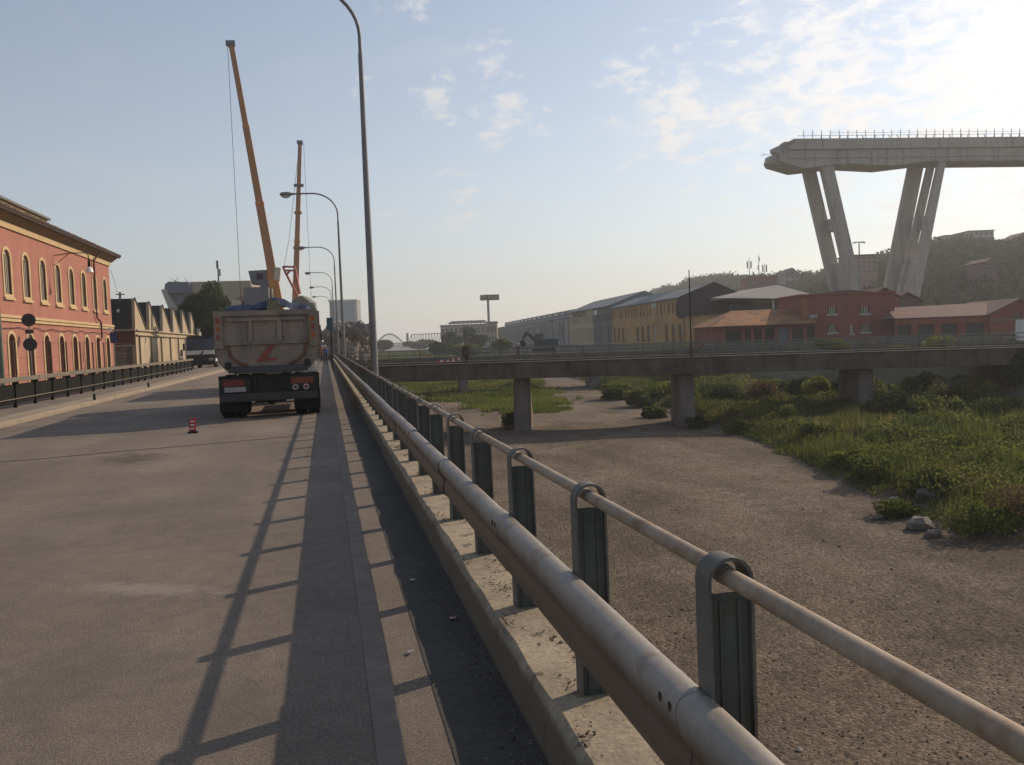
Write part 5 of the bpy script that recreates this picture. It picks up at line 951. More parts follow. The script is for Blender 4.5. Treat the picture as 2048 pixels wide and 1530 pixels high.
house('cream apartment block on the ridge left of the antenna masts', 1466, 1500, 551, 568, 600, HW[2], 2, 4)
house('small grey house on the ridge beside the left pier leg', 1622, 1641, 556, 570, 520, HW[0], 2, 2, 1.5)
house('small pink and blue house among the trees on the hillside', 1972, 1996, 524, 540, 246, mat('house_plum', (.15,.085,.10), .15, .3), 2, 3, 1.2)
# antenna masts
for k, (px, yt, yb, lb) in enumerate([(1498, 515, 556, 'left antenna mast with panel antennas on the brick building'), (1517, 509, 554, 'middle and tallest antenna mast on the brick building'), (1529, 527, 554, 'right antenna mast with two panels on the brick building')]):
    t0, b0 = at(px, yt, 331), at(px, yb, 331); t = thing('antenna_mast', lb, 'antenna', b0, 'antenna masts on the brick building'); b0 = Vector((t0.x, t0.y, b0.z-.4))
    part('mast', MB().tube([b0, t0], [.16, .08], 6), STEELD, t)
    for s_ in (-1, 1):
        for j in range(1 if k == 1 else 2):
            c = b0.lerp(t0, .66 if k != 1 else (.45 if s_ < 0 else .8)); c = c + Vector((AX.x, AX.y, 0))*(s_*(.55+j*.22) if k != 1 else s_*.3)
            part('panel_antenna', MB().box(c, (.18, .22, 2.6 if k != 1 else 1.6)), mat('antenna_grey', (.10,.10,.10)), t, smooth=0)
# flood light mast and tall street lamp
t0, b0 = at(1718, 484, 195), at(1716, 600, 195); fm = thing('floodlight_mast', 'tall floodlight mast with a ring of lamps between the pier legs', 'street lamp', (t0.x, t0.y, -.5))
part('mast', MB().tube([(t0.x, t0.y, -.5), t0], [.22, .12], 8), POLE, fm)
for a in (-1, -.45, .45, 1): c = t0 + Vector((AX.x, AX.y, 0))*a*1.05 + Vector((0, 0, -.12*abs(a))); part('floodlight', MB().box(c, (.6, .45, .18), Matrix.Rotation(a*.35, 3, 'Y')), STEELD, fm, .02)
part('ring', MB().beam(t0-Vector((AX.x, AX.y, 0))*1.1, t0+Vector((AX.x, AX.y, 0))*1.1, .08, .08), STEELD, fm)
D = 116; a0 = at(1787, 640, D); pts = [Vector((a0.x, a0.y, -.45)), Vector((a0.x, a0.y, at(1786, 560, D).z)), at(1788, 538, D), at(1795, 530, D), at(1806, 526, D), at(1822, 525, D)]
sl2 = thing('street_lamp', 'slender curved street lamp standing before the right leg of the pier', 'street lamp', (a0.x, a0.y, -.45)); part('pole', MB().tube(pts, [.09, .07, .05, .05, .045, .04], 8), POLE, sl2); part('lamp_head', MB().ball(at(1824, 525, D), (.42, .25, .1), 8, 6), mat('lamp_gold', (.45,.38,.25), .1), sl2)

# ================================================================== FAR DISTANCE
def farfr(px, D): return mkfr(px, D)
f_, un = mkfr(664, 760); w = un(716, 660)[0]; z1 = un(690, 604)[1]; zt = un(690, 600)[1]
gt = thing('glass_tower', 'blue glass office tower with rounded front in the far distance', 'tower', f_(w/2, -.5, 10)); TG = mat('teal_tower_glass', (.022,.105,.15), .12, .02, .35, spec=.3); n_ = 20
arc = [(w*.5 - w*.46*math.cos(math.pi*i/n_), -w*.28*math.sin(math.pi*i/n_)) for i in range(n_+1)]
part('glass_body', MB().prism([f_(u, -.5, v) for u, v in arc] + [f_(w*.96, -.5, 8), f_(w*.04, -.5, 8)], (0, 0, z1+.5)), TG, gt, smooth=20)
for i in range(17): z = 2+i*(z1-4)/17; part('floor_band', MB().prism([f_(w*.5+(u-w*.5)*1.01, z, v*1.015-.1) for u, v in arc] + [f_(w*.96, z, 11), f_(w*.04, z, 11)], (0, 0, .4)), mat('tower_band', (.045,.14,.18), .1), gt, smooth=20)
part('roof_plate', MB().prism([f_(-.5, z1+.02, -6), f_(w+1, z1+.02, -6), f_(w+1, z1+.02, 14), f_(-.5, z1+.02, 14)], (0, 0, zt-z1)), HW[0], gt, smooth=0)
part('side_pier', MB().prism([f_(w-1.2, -.5, -5), f_(w+.9, -.5, -5), f_(w+.9, -.5, 13), f_(w-1.2, -.5, 13)], (0, 0, z1+.45)), HW[0], gt, smooth=0); part('side_pier', MB().prism([f_(-.4, -.5, -2), f_(1.2, -.5, -2), f_(1.2, -.5, 13), f_(-.4, -.5, 13)], (0, 0, z1+.45)), HW[0], gt, smooth=0)
def block(label, x0, x1, y0, y1, D, m, rows_=3, cols_=4, cat='building', depth=15):
    f_, un = mkfr(x0, D); w = un(x1, 660)[0]; z1 = un((x0+x1)/2, y0)[1]; t = thing('far_building', label, cat, f_(w/2, -.5, 5), 'far buildings'); part('wall', MB().prism([f_(0, -.5, 0), f_(w, -.5, 0), f_(w, z1, 0), f_(0, z1, 0)], V3(AN, depth)), m, t, smooth=0)
    h = (z1+.5)/rows_
    for i in range(rows_):
        for j in range(cols_): u = w*(j+.5)/cols_; zc = z1-h*(i+.5); ww = w/cols_*.3; part('window', MB().prism([f_(u-ww, zc-h*.25, -.1), f_(u+ww, zc-h*.25, -.1), f_(u+ww, zc+h*.25, -.1), f_(u-ww, zc+h*.25, -.1)], V3(AN, .09)), GLASS, t, smooth=0)
    part('roof', MB().prism([f_(-.3, z1+.01, -.3), f_(w+.3, z1+.01, -.3), f_(w+.3, z1+.6, -.3), f_(-.3, z1+.6, -.3)], V3(AN, depth+.6)), HW[0], t, smooth=0); return t, f_, w, z1
block('small dark office block at the foot of the glass tower', 719, 730, 665, 690, 700, mat('house_slate', (.10,.10,.11), .1), 5, 3)
t, f_, w, z1 = block('wide pale retail building behind trees left of the sign pylon', 882, 988, 651, 680, 400, HW[2], 2, 12, depth=20)
part('upper_deck', MB().prism([f_(3, z1+1.2, 2), f_(w-3, z1+1.2, 2), f_(w-4, z1+2.2, 2), f_(5, z1+2.2, 2)], V3(AN, 14)), HW[0], t, smooth=0)
for i in range(9): part('deck_post', MB().box(Vector(f_(4+i*(w-8)/8, z1+.9, 2.5)), (.3, .3, .7)), HW[0], t, smooth=0)
block('small two-storey cream building below the sign pylon', 976, 994, 646, 682, 330, HW[2], 2, 3)
# sign pylon
D = 345; f_, un = mkfr(976, D); zt, zb = un(978, 589)[1], un(978, 600)[1]; w = un(998, 594)[0]; sp = thing('sign_pylon', 'tall sign pylon with a lettered wedge-shaped board above the factory roofs', 'sign', f_(1, -.5, 2))
part('mast', MB().prism([f_(.1, -.5, .6), f_(1.0, -.5, .6), f_(1.0, zb, .6), f_(.1, zb, .6)], V3(AN, .9)), HW[0], sp, smooth=0)
SBG = mat('sign_dark_brown', (.07,.055,.04), .1); SYL = mat('sign_yellow', (.55,.42,.14), .1); wl2 = un(960, 594)[0]
part('board', MB().prism([f_(0, zb, 0), f_(w, zb, 2.2), f_(w, zb, 3.0), f_(0, zb, 1.4), f_(wl2, zb, 3.4), f_(wl2, zb, 2.6)], (0, 0, zt-zb)), SBG, sp, smooth=0)
for (a, b_) in (((0, 0), (w, 2.2)), ((wl2, 2.6), (0, 0))):
    pa, pb = Vector(f_(a[0], 0, a[1])), Vector(f_(b_[0], 0, b_[1])); d = (pb-pa).normalized(); nn = Vector((d.y, -d.x, 0)); c = (pa+pb)/2 + nn*.08
    text('lettering', 'IKEA', (zt-zb)*.95, Matrix(((d.x, 0, nn.x, c.x), (d.y, 0, nn.y, c.y), (0, 1, 0, (zt+zb)/2), (0, 0, 0, 1))), SYL, sp)
# arch bridge and truss bridge
D = 900; f_, un = mkfr(752, D); w = un(806, 680)[0]; zb, zt = un(780, 686)[1], un(780, 668)[1]; ab = thing('arch_bridge', 'pale steel arch bridge far upriver', 'bridge', f_(w/2, zb-3, 0))
AB = mat('pale_bridge_steel', (.32,.32,.30), .1); pts = [f_(w*i/24, zb+(zt-zb)*math.sin(math.pi*i/24), 0) for i in range(25)]; part('arch', MB().tube(pts, .8, 6), AB, ab)
part('deck', MB().prism([f_(-8, zb-1.2, -2), f_(w+8, zb-1.2, -2), f_(w+8, zb, -2), f_(-8, zb, -2)], V3(AN, 6)), AB, ab, smooth=0)
for i in range(2, 23): part('hanger', MB().tube([f_(w*i/24, zb, 0), pts[i]], .14, 4), AB, ab)
for u in (0, w): part('pier', MB().prism([f_(u-1, -.5, -1), f_(u+1, -.5, -1), f_(u+1, zb-1.2, -1), f_(u-1, zb-1.2, -1)], V3(AN, 3)), AB, ab, smooth=0)
f_, un = mkfr(815, 820); w = un(884, 680)[0]; zb, zt = un(850, 686)[1], un(850, 668)[1]; tb = thing('truss_bridge', 'grey lattice truss bridge beside the far arch bridge', 'bridge', f_(w/2, zb-3, 0)); TB = mat('grey_truss_steel', (.16,.17,.18), .1)
for z in (zb, zt): part('chord', MB().beam(f_(0 if z == zb else w*.12, z, 0), f_(w, z, 0), .7, .7), TB, tb, smooth=0)
n_ = 12
for i in range(n_): a = w*i/n_; part('diagonal', MB().beam(f_(a, zb, 0), f_(a+w/n_/2 if i else w*.12, zt, 0), .4, .4), TB, tb, smooth=0); part('diagonal', MB().beam(f_(a+w/n_/2 if i else w*.12, zt, 0), f_(a+w/n_, zb, 0), .4, .4), TB, tb, smooth=0)
part('portal', MB().prism([f_(-1, -.5, -1), f_(1, -.5, -1), f_(1, zt+1.5, -1), f_(-1, zt+1.5, -1)], V3(AN, 3)), TB, tb, smooth=0)
# ================================================================== WRECKAGE BEHIND THE TRUCKS
wr = thing('fallen_viaduct_span', 'collapsed viaduct section with broken grey end behind the left sheds', 'wreckage', at(400, 690, 190)); g3 = lambda x, y, d=0: at(x, y, 190+d)
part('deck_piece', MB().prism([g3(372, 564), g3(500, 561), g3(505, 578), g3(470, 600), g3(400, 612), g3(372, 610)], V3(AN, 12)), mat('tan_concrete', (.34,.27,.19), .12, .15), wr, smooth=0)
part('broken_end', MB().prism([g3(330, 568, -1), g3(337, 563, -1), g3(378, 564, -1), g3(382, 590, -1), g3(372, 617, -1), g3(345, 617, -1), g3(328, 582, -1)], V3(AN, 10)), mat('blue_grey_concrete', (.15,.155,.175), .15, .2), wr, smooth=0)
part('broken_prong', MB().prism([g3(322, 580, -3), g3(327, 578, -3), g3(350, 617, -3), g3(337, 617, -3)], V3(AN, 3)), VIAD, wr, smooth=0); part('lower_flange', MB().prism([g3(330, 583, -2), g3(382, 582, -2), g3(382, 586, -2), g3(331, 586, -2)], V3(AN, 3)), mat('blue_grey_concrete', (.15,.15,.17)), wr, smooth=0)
for i in range(6): a = g3(random.uniform(345, 375), 564); part('reinforcing_bar', MB().tube([a, a+Vector((random.uniform(-2.4, .8), 0, random.uniform(.3, 1.2)))], .04, 4), STEELD, wr)
b0, t0 = at(437, 566, 195), at(435, 521, 195); am = thing('antenna_mast', 'lone antenna mast above the collapsed viaduct section', 'antenna', b0); part('mast', MB().tube([(t0.x, t0.y, b0.z-3), t0], [.2, .12], 6), STEELD, am); part('panel_antenna', MB().box(t0-Vector((.15, 0, .9)), (.35, .3, 1.7)), mat('antenna_grey', (.1,.1,.1)), am, smooth=0); part('panel_antenna', MB().box(t0-Vector((-.35, 0, 2.6)), (.3, .3, 1.5)), mat('antenna_grey', (.1,.1,.1)), am, smooth=0)
fs_ = thing('tilted_deck_slab', 'pale tilted slab of fallen deck sliding towards the riverbed', 'wreckage', at(705, 700, 150)); g4 = lambda x, y, d=0: at(x, y, 150+d)
part('slab', MB().prism([g4(672, 640), g4(686, 648), g4(721, 700), g4(719, 706), g4(690, 700), g4(668, 670)], V3(AN, 9)), mat('slab_grey', (.14,.13,.12), .2, .2), fs_, smooth=0); part('pale_edge', MB().prism([g4(686, 647, -.3), g4(697, 655, -.3), g4(722, 700, -.3), g4(719, 702, -.3)], V3(AN, 4)), mat('pale_concrete', (.45,.42,.38), .15, .3), fs_, smooth=0)
q = MB(); rr_ = random.Random(3)
for i in range(260):
    x, y = rr_.uniform(640, 735), rr_.uniform(655, 720); D = rr_.uniform(105, 175); c = at(x, y, D)
    if c.z > 5.5 or c.x < .5 + (0): c = Vector((rr_.uniform(-4.5, 3), rr_.uniform(110, 160), rr_.uniform(0, 3.8)))
    q.rock(c, rr_.uniform(.3, 1.3), i)
o = q.build('rubble_heap', RUBBLE, smooth=0); tag(o, 'grey heap of broken concrete rubble along the road behind the trucks', 'rubble', kind='stuff')
sbk = thing('concrete_block', 'big tilted concrete block jutting above the truck load', 'wreckage', at(606, 640, 120)); part('block', MB().prism([at(583, 602, 120), at(601, 590, 120), at(620, 603, 120), at(621, 622, 120), at(606, 660, 120), at(585, 660, 120)], V3(AN, 4)), mat('block_grey', (.19,.18,.16), .2, .4), sbk, .08, smooth=0)
part('steel_flap', MB().prism([at(612, 602, 119.5), at(628, 607, 119.5), at(632, 622, 119.5), at(618, 622, 119.5)], V3(AN, .5)), RUBBLE, sbk, smooth=0)
c = at(661, 648, 62); sb_ = thing('site_hut', 'small teal site cabin beside the guardrail beyond the trucks', 'cabin', (c.x, c.y, 0)); c0 = onX(661, 690, 1.6)
part('hut_body', MB().box((c.x-.05, c.y, c.z), (.42, .8, .85)), mat('teal_panel', (.04,.10,.13), .15), sb_, .02); part('stand', MB().box((c.x, c.y, c.z/2-.2), (.10, .10, c.z-.45)), STEELD, sb_, smooth=0)
part('leaning_support', MB().prism([g3(346, 616, 2), g3(384, 612, 2), g3(392, 720, 2), g3(372, 720, 2)], V3(AN, 4)), VIAD, wr, smooth=0)
part('support_leg', MB().prism([g3(470, 596, 2), g3(500, 578, 2), g3(500, 720, 2), g3(478, 720, 2)], V3(AN, 4)), VIAD, wr, smooth=0)
# ================================================================== VEGETATION
def leaf_crown(C, R, n, leaf, lumps=14, squash=1.0, seed=0):     # one irregular crown built from leaf clumps with gaps between
    q = np.random.default_rng(seed); d = q.normal(size=(lumps, 3)); d /= np.linalg.norm(d, axis=1)[:, None]; cl_ = np.array(C) + d*np.array(R)*q.uniform(.35, .8, (lumps, 1)); cr_ = q.uniform(.28, .5, lumps)
    i = q.integers(0, lumps, n); e = q.normal(size=(n, 3)); e /= np.linalg.norm(e, axis=1)[:, None]; P = cl_[i] + e*np.array(R)*(cr_[i]*q.uniform(.5, 1.05, n)**.5)[:, None]
    V_, F_q = leaf_quads(P, leaf); return V_, F_q, np.clip(q.uniform(0, .55, lumps)[i] + q.uniform(0, .45, n), 0, 1)
def tree(label, base, C, R, n, leaf, m, lumps=14, name='tree', group=None, seed=1):
    t = thing(name, label, 'tree' if name.endswith('tree') else 'shrub', base, group); base = Vector(base); C = Vector(C); tr_ = MB().tube([base-Vector((0, 0, .2)), base.lerp(C, .5), C], [R[0]*.07+.04, R[0]*.05+.03, .03], 7)
    q = random.Random(seed)
    for i in range(6): a = base.lerp(C, q.uniform(.45, .9)); tr_.tube([a, C + Vector((q.uniform(-.6, .6)*R[0], q.uniform(-.6, .6)*R[1], q.uniform(-.2, .6)*R[2]))], [R[0]*.03+.015, .012], 5)
    part('trunk' if name.endswith('tree') else 'stems', tr_, mat('bark', (.07,.055,.04), .2, 4), t)
    V_, F_q, ti = leaf_crown(C, R, n, leaf, lumps, seed=seed); part('crown' if name.endswith('tree') else 'foliage', npmesh('crown', V_, F_q, m, ti), None, t)
    return t
def px_tree(label, px, py, rx, ry, D, n, leaf, m, gz, seed, lumps=14, name='tree', group=None):
    c = at(px, py, D); k = D/FPX
    if name == 'river_shrub' or (name == 'shrub' and gz < -4): c.z = min(c.z, gz + .55*ry*k)
    tree(label, (c.x, c.y, gz), c, (rx*k, rx*k, ry*k), n, leaf, m, lumps, name, group, seed)
px_tree('dark bushy tree between the sheds and the collapsed viaduct section', 408, 622, 48, 55, 120, 9000, .22, LEAFD, -.05, 1, 20)
px_tree('smaller tree leaning over the shed wall behind the white lorry', 428, 660, 30, 32, 112, 4500, .2, LEAFD, -.05, 2)
px_tree('small bright shrub growing through the black barrier', 236, 757, 14, 12, 46, 1500, .05, YELL, .12, 3, 9, 'shrub')
px_tree('low scrub at the foot of the cream shed wall', 325, 706, 14, 14, 92, 1200, .12, LEAFD, -.02, 4, 8, 'shrub')
for k, (px, py, rx, ry, D, lb, m) in enumerate([(905, 680, 26, 15, 300, 'round green tree before the pale retail building, leftmost of three', LEAFD), (938, 672, 14, 20, 290, 'taller dark tree before the pale retail building', LEAFD), (958, 682, 18, 13, 285, 'low green tree before the pale retail building, rightmost of three', LEAFD), (880, 697, 26, 12, 240, 'low spreading bush on the river flat beyond the bridges', LEAFD), (930, 701, 30, 14, 215, 'broad dark bush on the river flat beyond the bridges', LEAF),
      (1000, 690, 20, 12, 200, 'yellow green bush at the foot of the grey hall', LEAF), (765, 690, 22, 8, 420, 'distant bush left under the arch bridge', LEAFD), (838, 688, 30, 8, 500, 'distant bush below the truss bridge', LEAFD)]):
    c = at(px, py, D); px_tree(lb, px, py, rx, ry, D, 3500, .0022*D, m, min(-.4, c.z-3) if k > 2 else -.4, 20+k, 16, 'bush_tree', 'trees beyond the bridges')
for k, (px, py, rx, ry, D, lb, m, gz) in enumerate([(1668, 690, 34, 19, 72, 'dull green shrub on the bank before the red house', LEAF, -.5), (1880, 690, 33, 22, 70, 'yellow green shrub before the garage doors', YELL, -.5), (1800, 698, 22, 8, 69, 'low yellow green weed clump left of the yellow green shrub', YELL, -.5), (2030, 730, 50, 42, 62, 'big dark bush at the right end of the bridge', LEAFD, -3.5),
      (1030, 822, 30, 20, 68, 'dark bush at the foot of the first bridge pier', LEAFD, -5), (1395, 836, 26, 16, 63, 'dark low bush at the foot of the second bridge pier', LEAFD, -5), (932, 705, 9, 20, 69, 'dry brown weed standing on the edge of the first bridge', DRYL, -.1), (1470, 815, 24, 22, 66, 'bright green shrub right of the second bridge pier', LEAF, -5)]):
    px_tree(lb, px, py, rx, ry, D, 2600 if k != 3 else 5000, .0013*D, m, gz, 40+k, 14, 'shrub')
# shrubs of the overgrown river flat: the big ones as things
sp_ = [(1230,775,40,20,88,LEAF),(1290,785,46,26,84,LEAF),(1350,770,40,24,80,LEAFD),(1310,815,30,16,72,LEAF),(1440,790,48,30,74,LEAFD),(1530,775,50,34,66,LEAF),(1560,820,44,26,58,LEAF),(1600,770,40,30,64,LEAFD),(1640,772,40,34,57,LEAF),(1695,768,44,36,56,LEAFD),(1850,765,50,40,54,LEAF),(1730,770,60,34,58,LEAF),(1800,790,70,44,52,LEAFD),(1880,800,60,40,48,LEAF),(1950,770,60,46,50,LEAFD),(2010,800,60,44,46,LEAFD),(1640,850,40,20,50,LEAF),(1770,860,70,30,43,LEAF),(1900,880,80,36,38,LEAF),(1760,920,80,34,36,LEAF),(2000,900,70,40,35,LEAFD),(1870,950,80,40,31,LEAF),(1960,1010,90,46,28,LEAF),(2050,980,80,50,28,LEAFD),(1800,1000,50,22,30,LEAF),(1480,850,30,14,58,LEAF),(1700,900,44,22,41,LEAFD)]
SHR = []
for k, (px, py, rx, ry, D, m) in enumerate(sp_):
    zc = at(px, py, D).z; D2 = D
    c = at(px, py, D2); g_ = float(rz([c.x], [c.y])[0])
    if c.z - ry*D2/FPX > g_+.25:                # bring it down onto the river flat
        for _ in range(60):
            D2 *= 1.02; c = at(px, py, D2); g_ = float(rz([c.x], [c.y])[0])
            if c.z - ry*D2/FPX <= g_+.2: break
    m = YELL if k % 6 == 2 else (DRYL if k % 9 == 5 else m); SHR.append((D2, px, k)); px_tree('shrub %d' % k, px, py, rx, ry, D2, 2400, .0022*D2, m, g_, 70+k, 15, 'river_shrub', 'shrubs of the river flat')
ORD = 'first second third fourth fifth sixth seventh eighth ninth tenth eleventh twelfth thirteenth'.split()
for row, lo_, hi_ in (('nearest', 0, 40), ('middle', 40, 62), ('farthest', 62, 999)):
    for i, (d, px, k) in enumerate(sorted([a for a in SHR if lo_ <= a[0] < hi_], key=lambda a: a[1])):
        for o in bpy.data.objects:
            if o.get('label') == 'shrub %d' % k: o['label'] = '%s from the left among the %s shrubs of the river flat' % (ORD[i], row)
# grass and weeds between them
n_ = 230000; y = 14 + rng.uniform(0, 1, n_)**1.25*125; x = edgeX(y) + .1 + rng.uniform(0, 1, n_)**1.1*(46+.075*(y-53)-edgeX(y)); ok = (vnoise(x, y, 3.3, 9)*.6+vnoise(x, y, 1.1, 10)*.4 > .40 - .25*np.clip((x-edgeX(y))/4, 0, 1)) & (x-edgeX(y) > vnoise(x, y, 2.1, 4)*1.6)
ok &= (x > (y*.62-6)*0 + 15) & (x < y*1.05+6); x, y = x[ok], y[ok]
h = (.16 + .95*vnoise(x, y, 4.5, 12)**1.6)*np.clip((x-edgeX(y))/2.5+.25, .2, 1)*rng.uniform(.5, 1.25, len(x))
V_, F_q = blades(np.stack([x, y, rz(x, y)-.03], 1), h, np.clip(.0011*np.hypot(x, y), .02, .09), .6); ti = np.clip(vnoise(x, y, 6, 15)*.75+rng.uniform(-.15, .35, len(x)), 0, 1)
o = bpy.data.objects.new('river_grass', npmesh('river_grass', V_, F_q, GRASSM, np.repeat(ti, 2))); COL.objects.link(o); tag(o, 'tall mixed grass and weeds on the right of the riverbed', 'grass', kind='stuff')
n_ = 230000; y = 14 + rng.uniform(0, 1, n_)**1.2*80; x = edgeX(y) + .6 + rng.uniform(0, 1, n_)*(25); ok = (vnoise(x, y, 2.6, 21)*.7+vnoise(x, y, .9, 25)*.3 > .36) & (x < y*1.05+6); x, y = x[ok], y[ok]; hh = rng.uniform(.15, 1, len(x))**.6*1.5*(vnoise(x, y, 2.6, 21)*.75+vnoise(x, y, .8, 26)*.35)**1.5*np.clip((x-edgeX(y))/2.5, .25, 1)
V_, F_q = leaf_quads(np.stack([x, y, rz(x, y)+hh], 1), np.clip(.0017*np.hypot(x, y), .03, .14)*rng.uniform(.7, 1.3, len(x))); o = bpy.data.objects.new('river_weeds', npmesh('river_weeds', V_, F_q, LEAF, np.clip(vnoise(x, y, 2.5, 23)*.7+rng.uniform(0, .4, len(x)), 0, 1))); COL.objects.link(o); tag(o, 'broad-leaved weeds among the grass of the river flat', 'weeds', kind='stuff')
poly = [(9, 112), (13.5, 95), (13.5, 80), (17, 74.5), (20.5, 77), (23.5, 90), (27, 108), (30, 124), (33, 150), (36, 190), (6, 190), (6, 150)]
n_ = 120000; x = rng.uniform(6, 37, n_); y = 73 + rng.uniform(0, 1, n_)**1.3*117; ok = inpoly(x+5*(vnoise(x, y, 4, 31)-.5)+2.5*(vnoise(x, y, 1.1, 34)-.5), y+10*(vnoise(x, y, 5, 32)-.5)+5*(vnoise(x, y, 1.3, 35)-.5), poly) & (vnoise(x, y, 1.7, 36)+rng.uniform(-.15, .15, n_) > .22); x, y = x[ok], y[ok]
V_, F_q = blades(np.stack([x, y, rz(x, y)-.02], 1), rng.uniform(.1, .3, len(x))+.75*vnoise(x, y, 3.1, 37)**3, .0011*y, .7); o = bpy.data.objects.new('green_meadow', npmesh('green_meadow', V_, F_q, GREENG, np.repeat(np.clip(vnoise(x, y, 7, 33)*.7+rng.uniform(0, .3, len(x)), 0, 1), 2))); COL.objects.link(o); tag(o, 'bright green grass patch in the riverbed beyond the first bridge', 'grass', kind='stuff')
n_ = 60000; x = rng.uniform(3, 75, n_); y = rng.uniform(190, 620, n_); ok = (x < 55+.05*(y-190)) & (vnoise(x, y, 25, 41) > .35); x, y = x[ok], y[ok]
V_, F_q = blades(np.stack([x, y, np.full(len(x), -5.0)], 1), rng.uniform(.4, 1.6, len(x)), .0022*y, .7); o = bpy.data.objects.new('far_river_grass', npmesh('far_river_grass', V_, F_q, GREENG, np.repeat(rng.uniform(0, .8, len(x)), 2))); COL.objects.link(o); tag(o, 'pale green grass on the far river flat', 'grass', kind='stuff')
cx = rng.uniform(0, 1, 170); cyy = 18 + rng.uniform(0, 1, 170)**1.2*60; cx = edgeX(cyy) + 2.5 + cx*(20); kp = cx < cyy*1.02+5; cx, cyy = cx[kp], cyy[kp]; ci = np.repeat(np.arange(len(cx)), 70); x = cx[ci]+rng.normal(0, .38, len(ci)); y = cyy[ci]+rng.normal(0, .38, len(ci)); hs_ = rng.uniform(.5, 1.35, len(cx))
V_, F_q = blades(np.stack([x, y, rz(x, y)-.03], 1), hs_[ci]*rng.uniform(.5, 1.1, len(ci)), .0011*np.hypot(x, y)+.006, .45); o = bpy.data.objects.new('reed_clumps', npmesh('reed_clumps', V_, F_q, GRASSM, np.repeat(np.clip(rng.uniform(0, .8, len(cx))[ci]+rng.uniform(0, .25, len(ci)), 0, 1), 2))); COL.objects.link(o); tag(o, 'tall tufts of reed and dry stalks in the river flat', 'reeds', kind='stuff')
# river stones: loose pebbles, plus a few boulders at the edge of the weeds
n_ = 34000; y = 3 + rng.uniform(0, 1, n_)**1.8*60; x = 1.6 + rng.uniform(0, 1, n_)*(edgeX(y)+1.5-1.6); ok = (x < y*1.1+7); x, y = x[ok], y[ok]; n_ = len(x)
r = rng.uniform(.006, .03, n_)*rng.uniform(.5, 1.2, n_)*(1+1.3*(rng.uniform(0, 1, n_) > .99)); ax = rng.uniform(.7, 1.3, (n_, 3)); oc = np.array([[1,0,0],[0,1,0],[-1,0,0],[0,-1,0],[0,0,.7],[0,0,-.7]], float); V_ = np.stack([x, y, rz(x, y)+r*.25], 1)[:, None, :] + oc[None]*(r[:, None]*ax)[:, None, :]
th = rng.uniform(0, 6.28, n_); F_q = np.array([[0,1,4],[1,2,4],[2,3,4],[3,0,4]])[None] + (np.arange(n_)*6)[:, None, None]
PEB = foliage('pebbles', [(.055,.046,.038),(.11,.092,.075),(.17,.15,.125),(.30,.28,.25)], 0.0); o = bpy.data.objects.new('river_pebbles', npmesh('river_pebbles', V_.reshape(-1, 3), F_q.reshape(-1, 3), PEB, np.repeat(rng.uniform(0, 1, n_)**1.6, 4))); COL.objects.link(o); tag(o, 'loose grey brown pebbles scattered over the riverbed', 'pebbles', kind='stuff')
for k, (px, py, r, lb) in enumerate([(1840, 1046, .42, 'largest angular boulder at the edge of the weeds'), (1868, 1062, .25, 'flat pale stone beside the largest boulder'), (1788, 1007, .26, 'rounded boulder half hidden by weeds, left of the largest one'), (1850, 1008, .38, 'pale boulder under the weeds behind the largest one'), (1757, 1028, .16, 'small stone on the gravel left of the boulders')]):
    p = onz(px, py, -4.9); q = MB().rock((0, 0, 0), (r*1.2, r, r*.7), 50+k); o = q.build('boulder', mat('river_boulder', (.19,.165,.14), .25, 2, .95, .02, 8), smooth=0); o.location = (p.x, p.y, float(rz([p.x], [p.y])[0])+r*.35); tag(o, lb, 'boulder', 'boulders by the weeds')
# guard rail and low wall along the far bank road
gr_ = thing('bank_guardrail', 'low grey guardrail along the far bank road before the red buildings', 'guardrail', at(1750, 690, 82)); A_, B_ = at(1405, 690, 92), at(2120, 680, 74); A_.z = B_.z = -.45; n_ = 22
for i in range(n_+1): c = A_.lerp(B_, i/n_); part('post', MB().box((c.x, c.y, .0), (.1, .1, .9)), GALVD, gr_, smooth=0)
for z in (.05, .38): part('rail', MB().beam(A_+Vector((0, 0, z+.45)), B_+Vector((0, 0, z+.45)), .06, .2), mat('dull_rail', (.16,.15,.135), .2), gr_, smooth=0)
lw = MB().prism([(A_.x, A_.y+.8, -.5), (B_.x, B_.y+.8, -.5), (B_.x, B_.y+.8, .1), (A_.x, A_.y+.8, .1)], (0, .4, 0)).build('low_wall', mat('low_wall_grey', (.13,.115,.10), .2, .5, streak=1), smooth=0); tag(lw, 'long low grey wall behind the guardrail on the far bank', 'wall')
# white van at the right edge
p = at(2168, 680, 74); v2 = thing('white_van', 'white van entering at the right edge of the picture by the bridge end', 'van', (p.x, p.y, -.45), rz=math.radians(60), local=True)
part('body', MB().prism([(-.95, 0, .35), (-.95, -.02, 1.0), (-.95, .6, 1.2), (-.95, 1.1, 2.1), (-.95, 4.8, 2.15), (-.95, 4.9, .35)], (1.9, 0, 0)), WHITE, v2, .07); part('windscreen', MB().add([(-.85, .6, 1.25), (.85, .6, 1.25), (.85, 1.05, 2.02), (-.85, 1.05, 2.02)], [(0,1,2,3)]), GLASS, v2)
for s_ in (-1, 1): part('side_window', MB().bx(s_*.96-.008, s_*.96+.008, 1.1, 2.2, 1.3, 1.95), GLASS, v2, smooth=0); wheel(v2, s_*.85, .95, .34, .22); wheel(v2, s_*.85, 3.9, .34, .22)
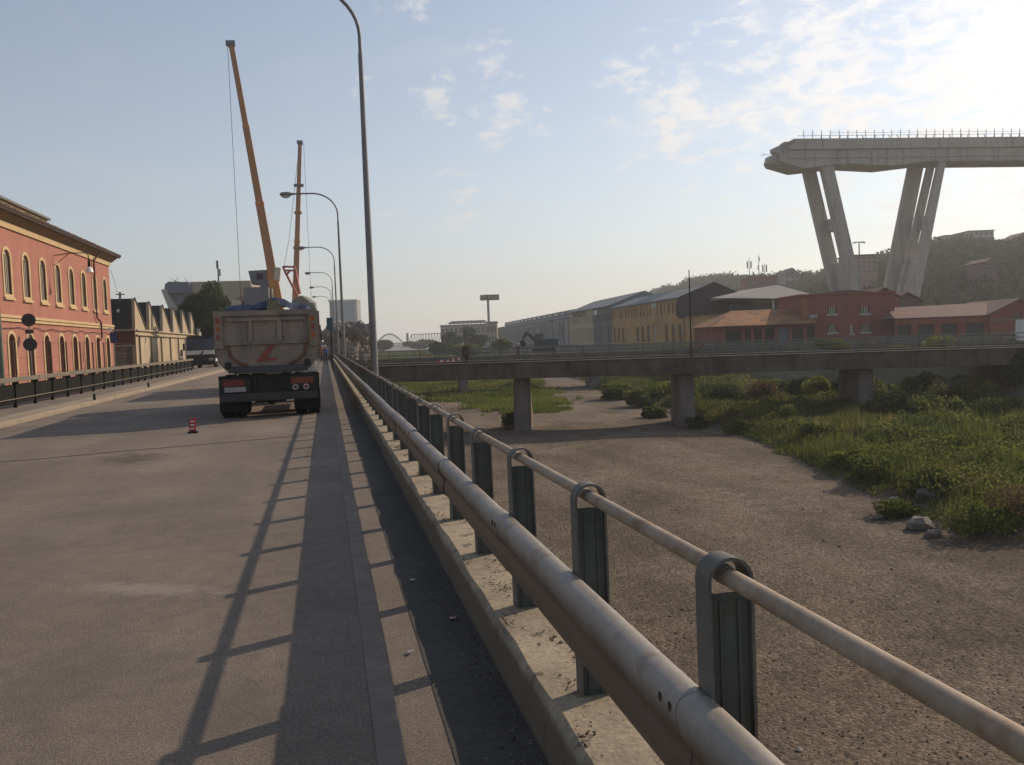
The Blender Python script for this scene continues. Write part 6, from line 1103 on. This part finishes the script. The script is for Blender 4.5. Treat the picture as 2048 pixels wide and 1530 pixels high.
# litter in the gutter
for k, (px, py, lb) in enumerate([(825, 1162, 'white paper scrap in the dark gutter, farthest of three'), (905, 1238, 'pinkish paper scrap in the dark gutter, by the kerb'), (822, 1306, 'white paper scrap in the dark gutter, nearest of three')]):
    p = onz(px, py, .006); m = MB(); a = random.uniform(0, 3); pts = [(p.x+.03*math.cos(a+t_)*random.uniform(.5, 1), p.y+.04*math.sin(a+t_)*random.uniform(.5, 1), .008+random.uniform(0, .018)) for t_ in (0, 1, 2, 3, 4, 5)]; m.add(pts, [(0,1,2,3,4,5)]); m.add([(x, yy, z+.002) for x, yy, z in pts], [(5,4,3,2,1,0)])
    tag(m.build('paper_scrap', mat('paper', (.38,.36,.34), .15) if k != 1 else mat('pink_paper', (.42,.28,.27), .1), smooth=0), lb, 'litter')
# crumbs of dirt and dry leaves on the kerb and in the gutter
def crumbs(name, label, X, Y, Z, r, cols):
    n_ = len(X); ax = rng.uniform(.6, 1.4, (n_, 3)); V_ = np.stack([X, Y, Z+r*.2], 1)[:, None, :] + oc[None]*(r[:, None]*ax)[:, None, :]; F_q = np.array([[0,1,4],[1,2,4],[2,3,4],[3,0,4]])[None] + (np.arange(n_)*6)[:, None, None]
    o = bpy.data.objects.new(name, npmesh(name, V_.reshape(-1, 3), F_q.reshape(-1, 3), foliage(name, cols, 0.0), np.repeat(rng.uniform(0, 1, n_), 4))); COL.objects.link(o); tag(o, label, 'debris', kind='stuff')
cl_ = rng.uniform(1.5, 16, 46); i_ = rng.integers(0, 46, 1500); ccx = rng.uniform(.84, 1.1, 46); X = np.clip(ccx[i_]+rng.normal(0, .03, 1500), .84, 1.38); Y = cl_[i_]+rng.normal(0, .07, 1500)
crumbs('kerb_debris', 'dark crumbs of dirt and dead leaves on the kerb top', X, Y, np.full(1500, .246), rng.uniform(.002, .008, 1500), [(.03,.022,.016),(.07,.05,.035),(.12,.09,.06)])
X = .78 - np.abs(rng.normal(0, .09, 5000)); Y = 2 + rng.uniform(0, 1, 5000)**1.6*40; crumbs('gutter_grit', 'fine grit and dirt gathered in the gutter along the kerb', X, Y, np.full(5000, .004), rng.uniform(.002, .008, 5000), [(.05,.04,.03),(.11,.09,.07),(.22,.19,.16)])
# ------------------------------------------------------------------ air
hz = MB().bx(-420, 620, -60, 1650, -6.6, 112).build('haze', None, smooth=0); tag(hz, 'pale summer haze filling the valley', 'haze', kind='stuff')
hm = bpy.data.materials.new('haze'); hm.use_nodes = True; t = hm.node_tree; t.nodes.clear(); pv = t.nodes.new('ShaderNodeVolumePrincipled'); pv.inputs['Color'].default_value = (.90,.92,.95,1); pv.inputs['Density'].default_value = .00045; pv.inputs['Anisotropy'].default_value = .35
oo = t.nodes.new('ShaderNodeOutputMaterial'); t.links.new(pv.outputs[0], oo.inputs['Volume']); hz.data.materials.append(hm)
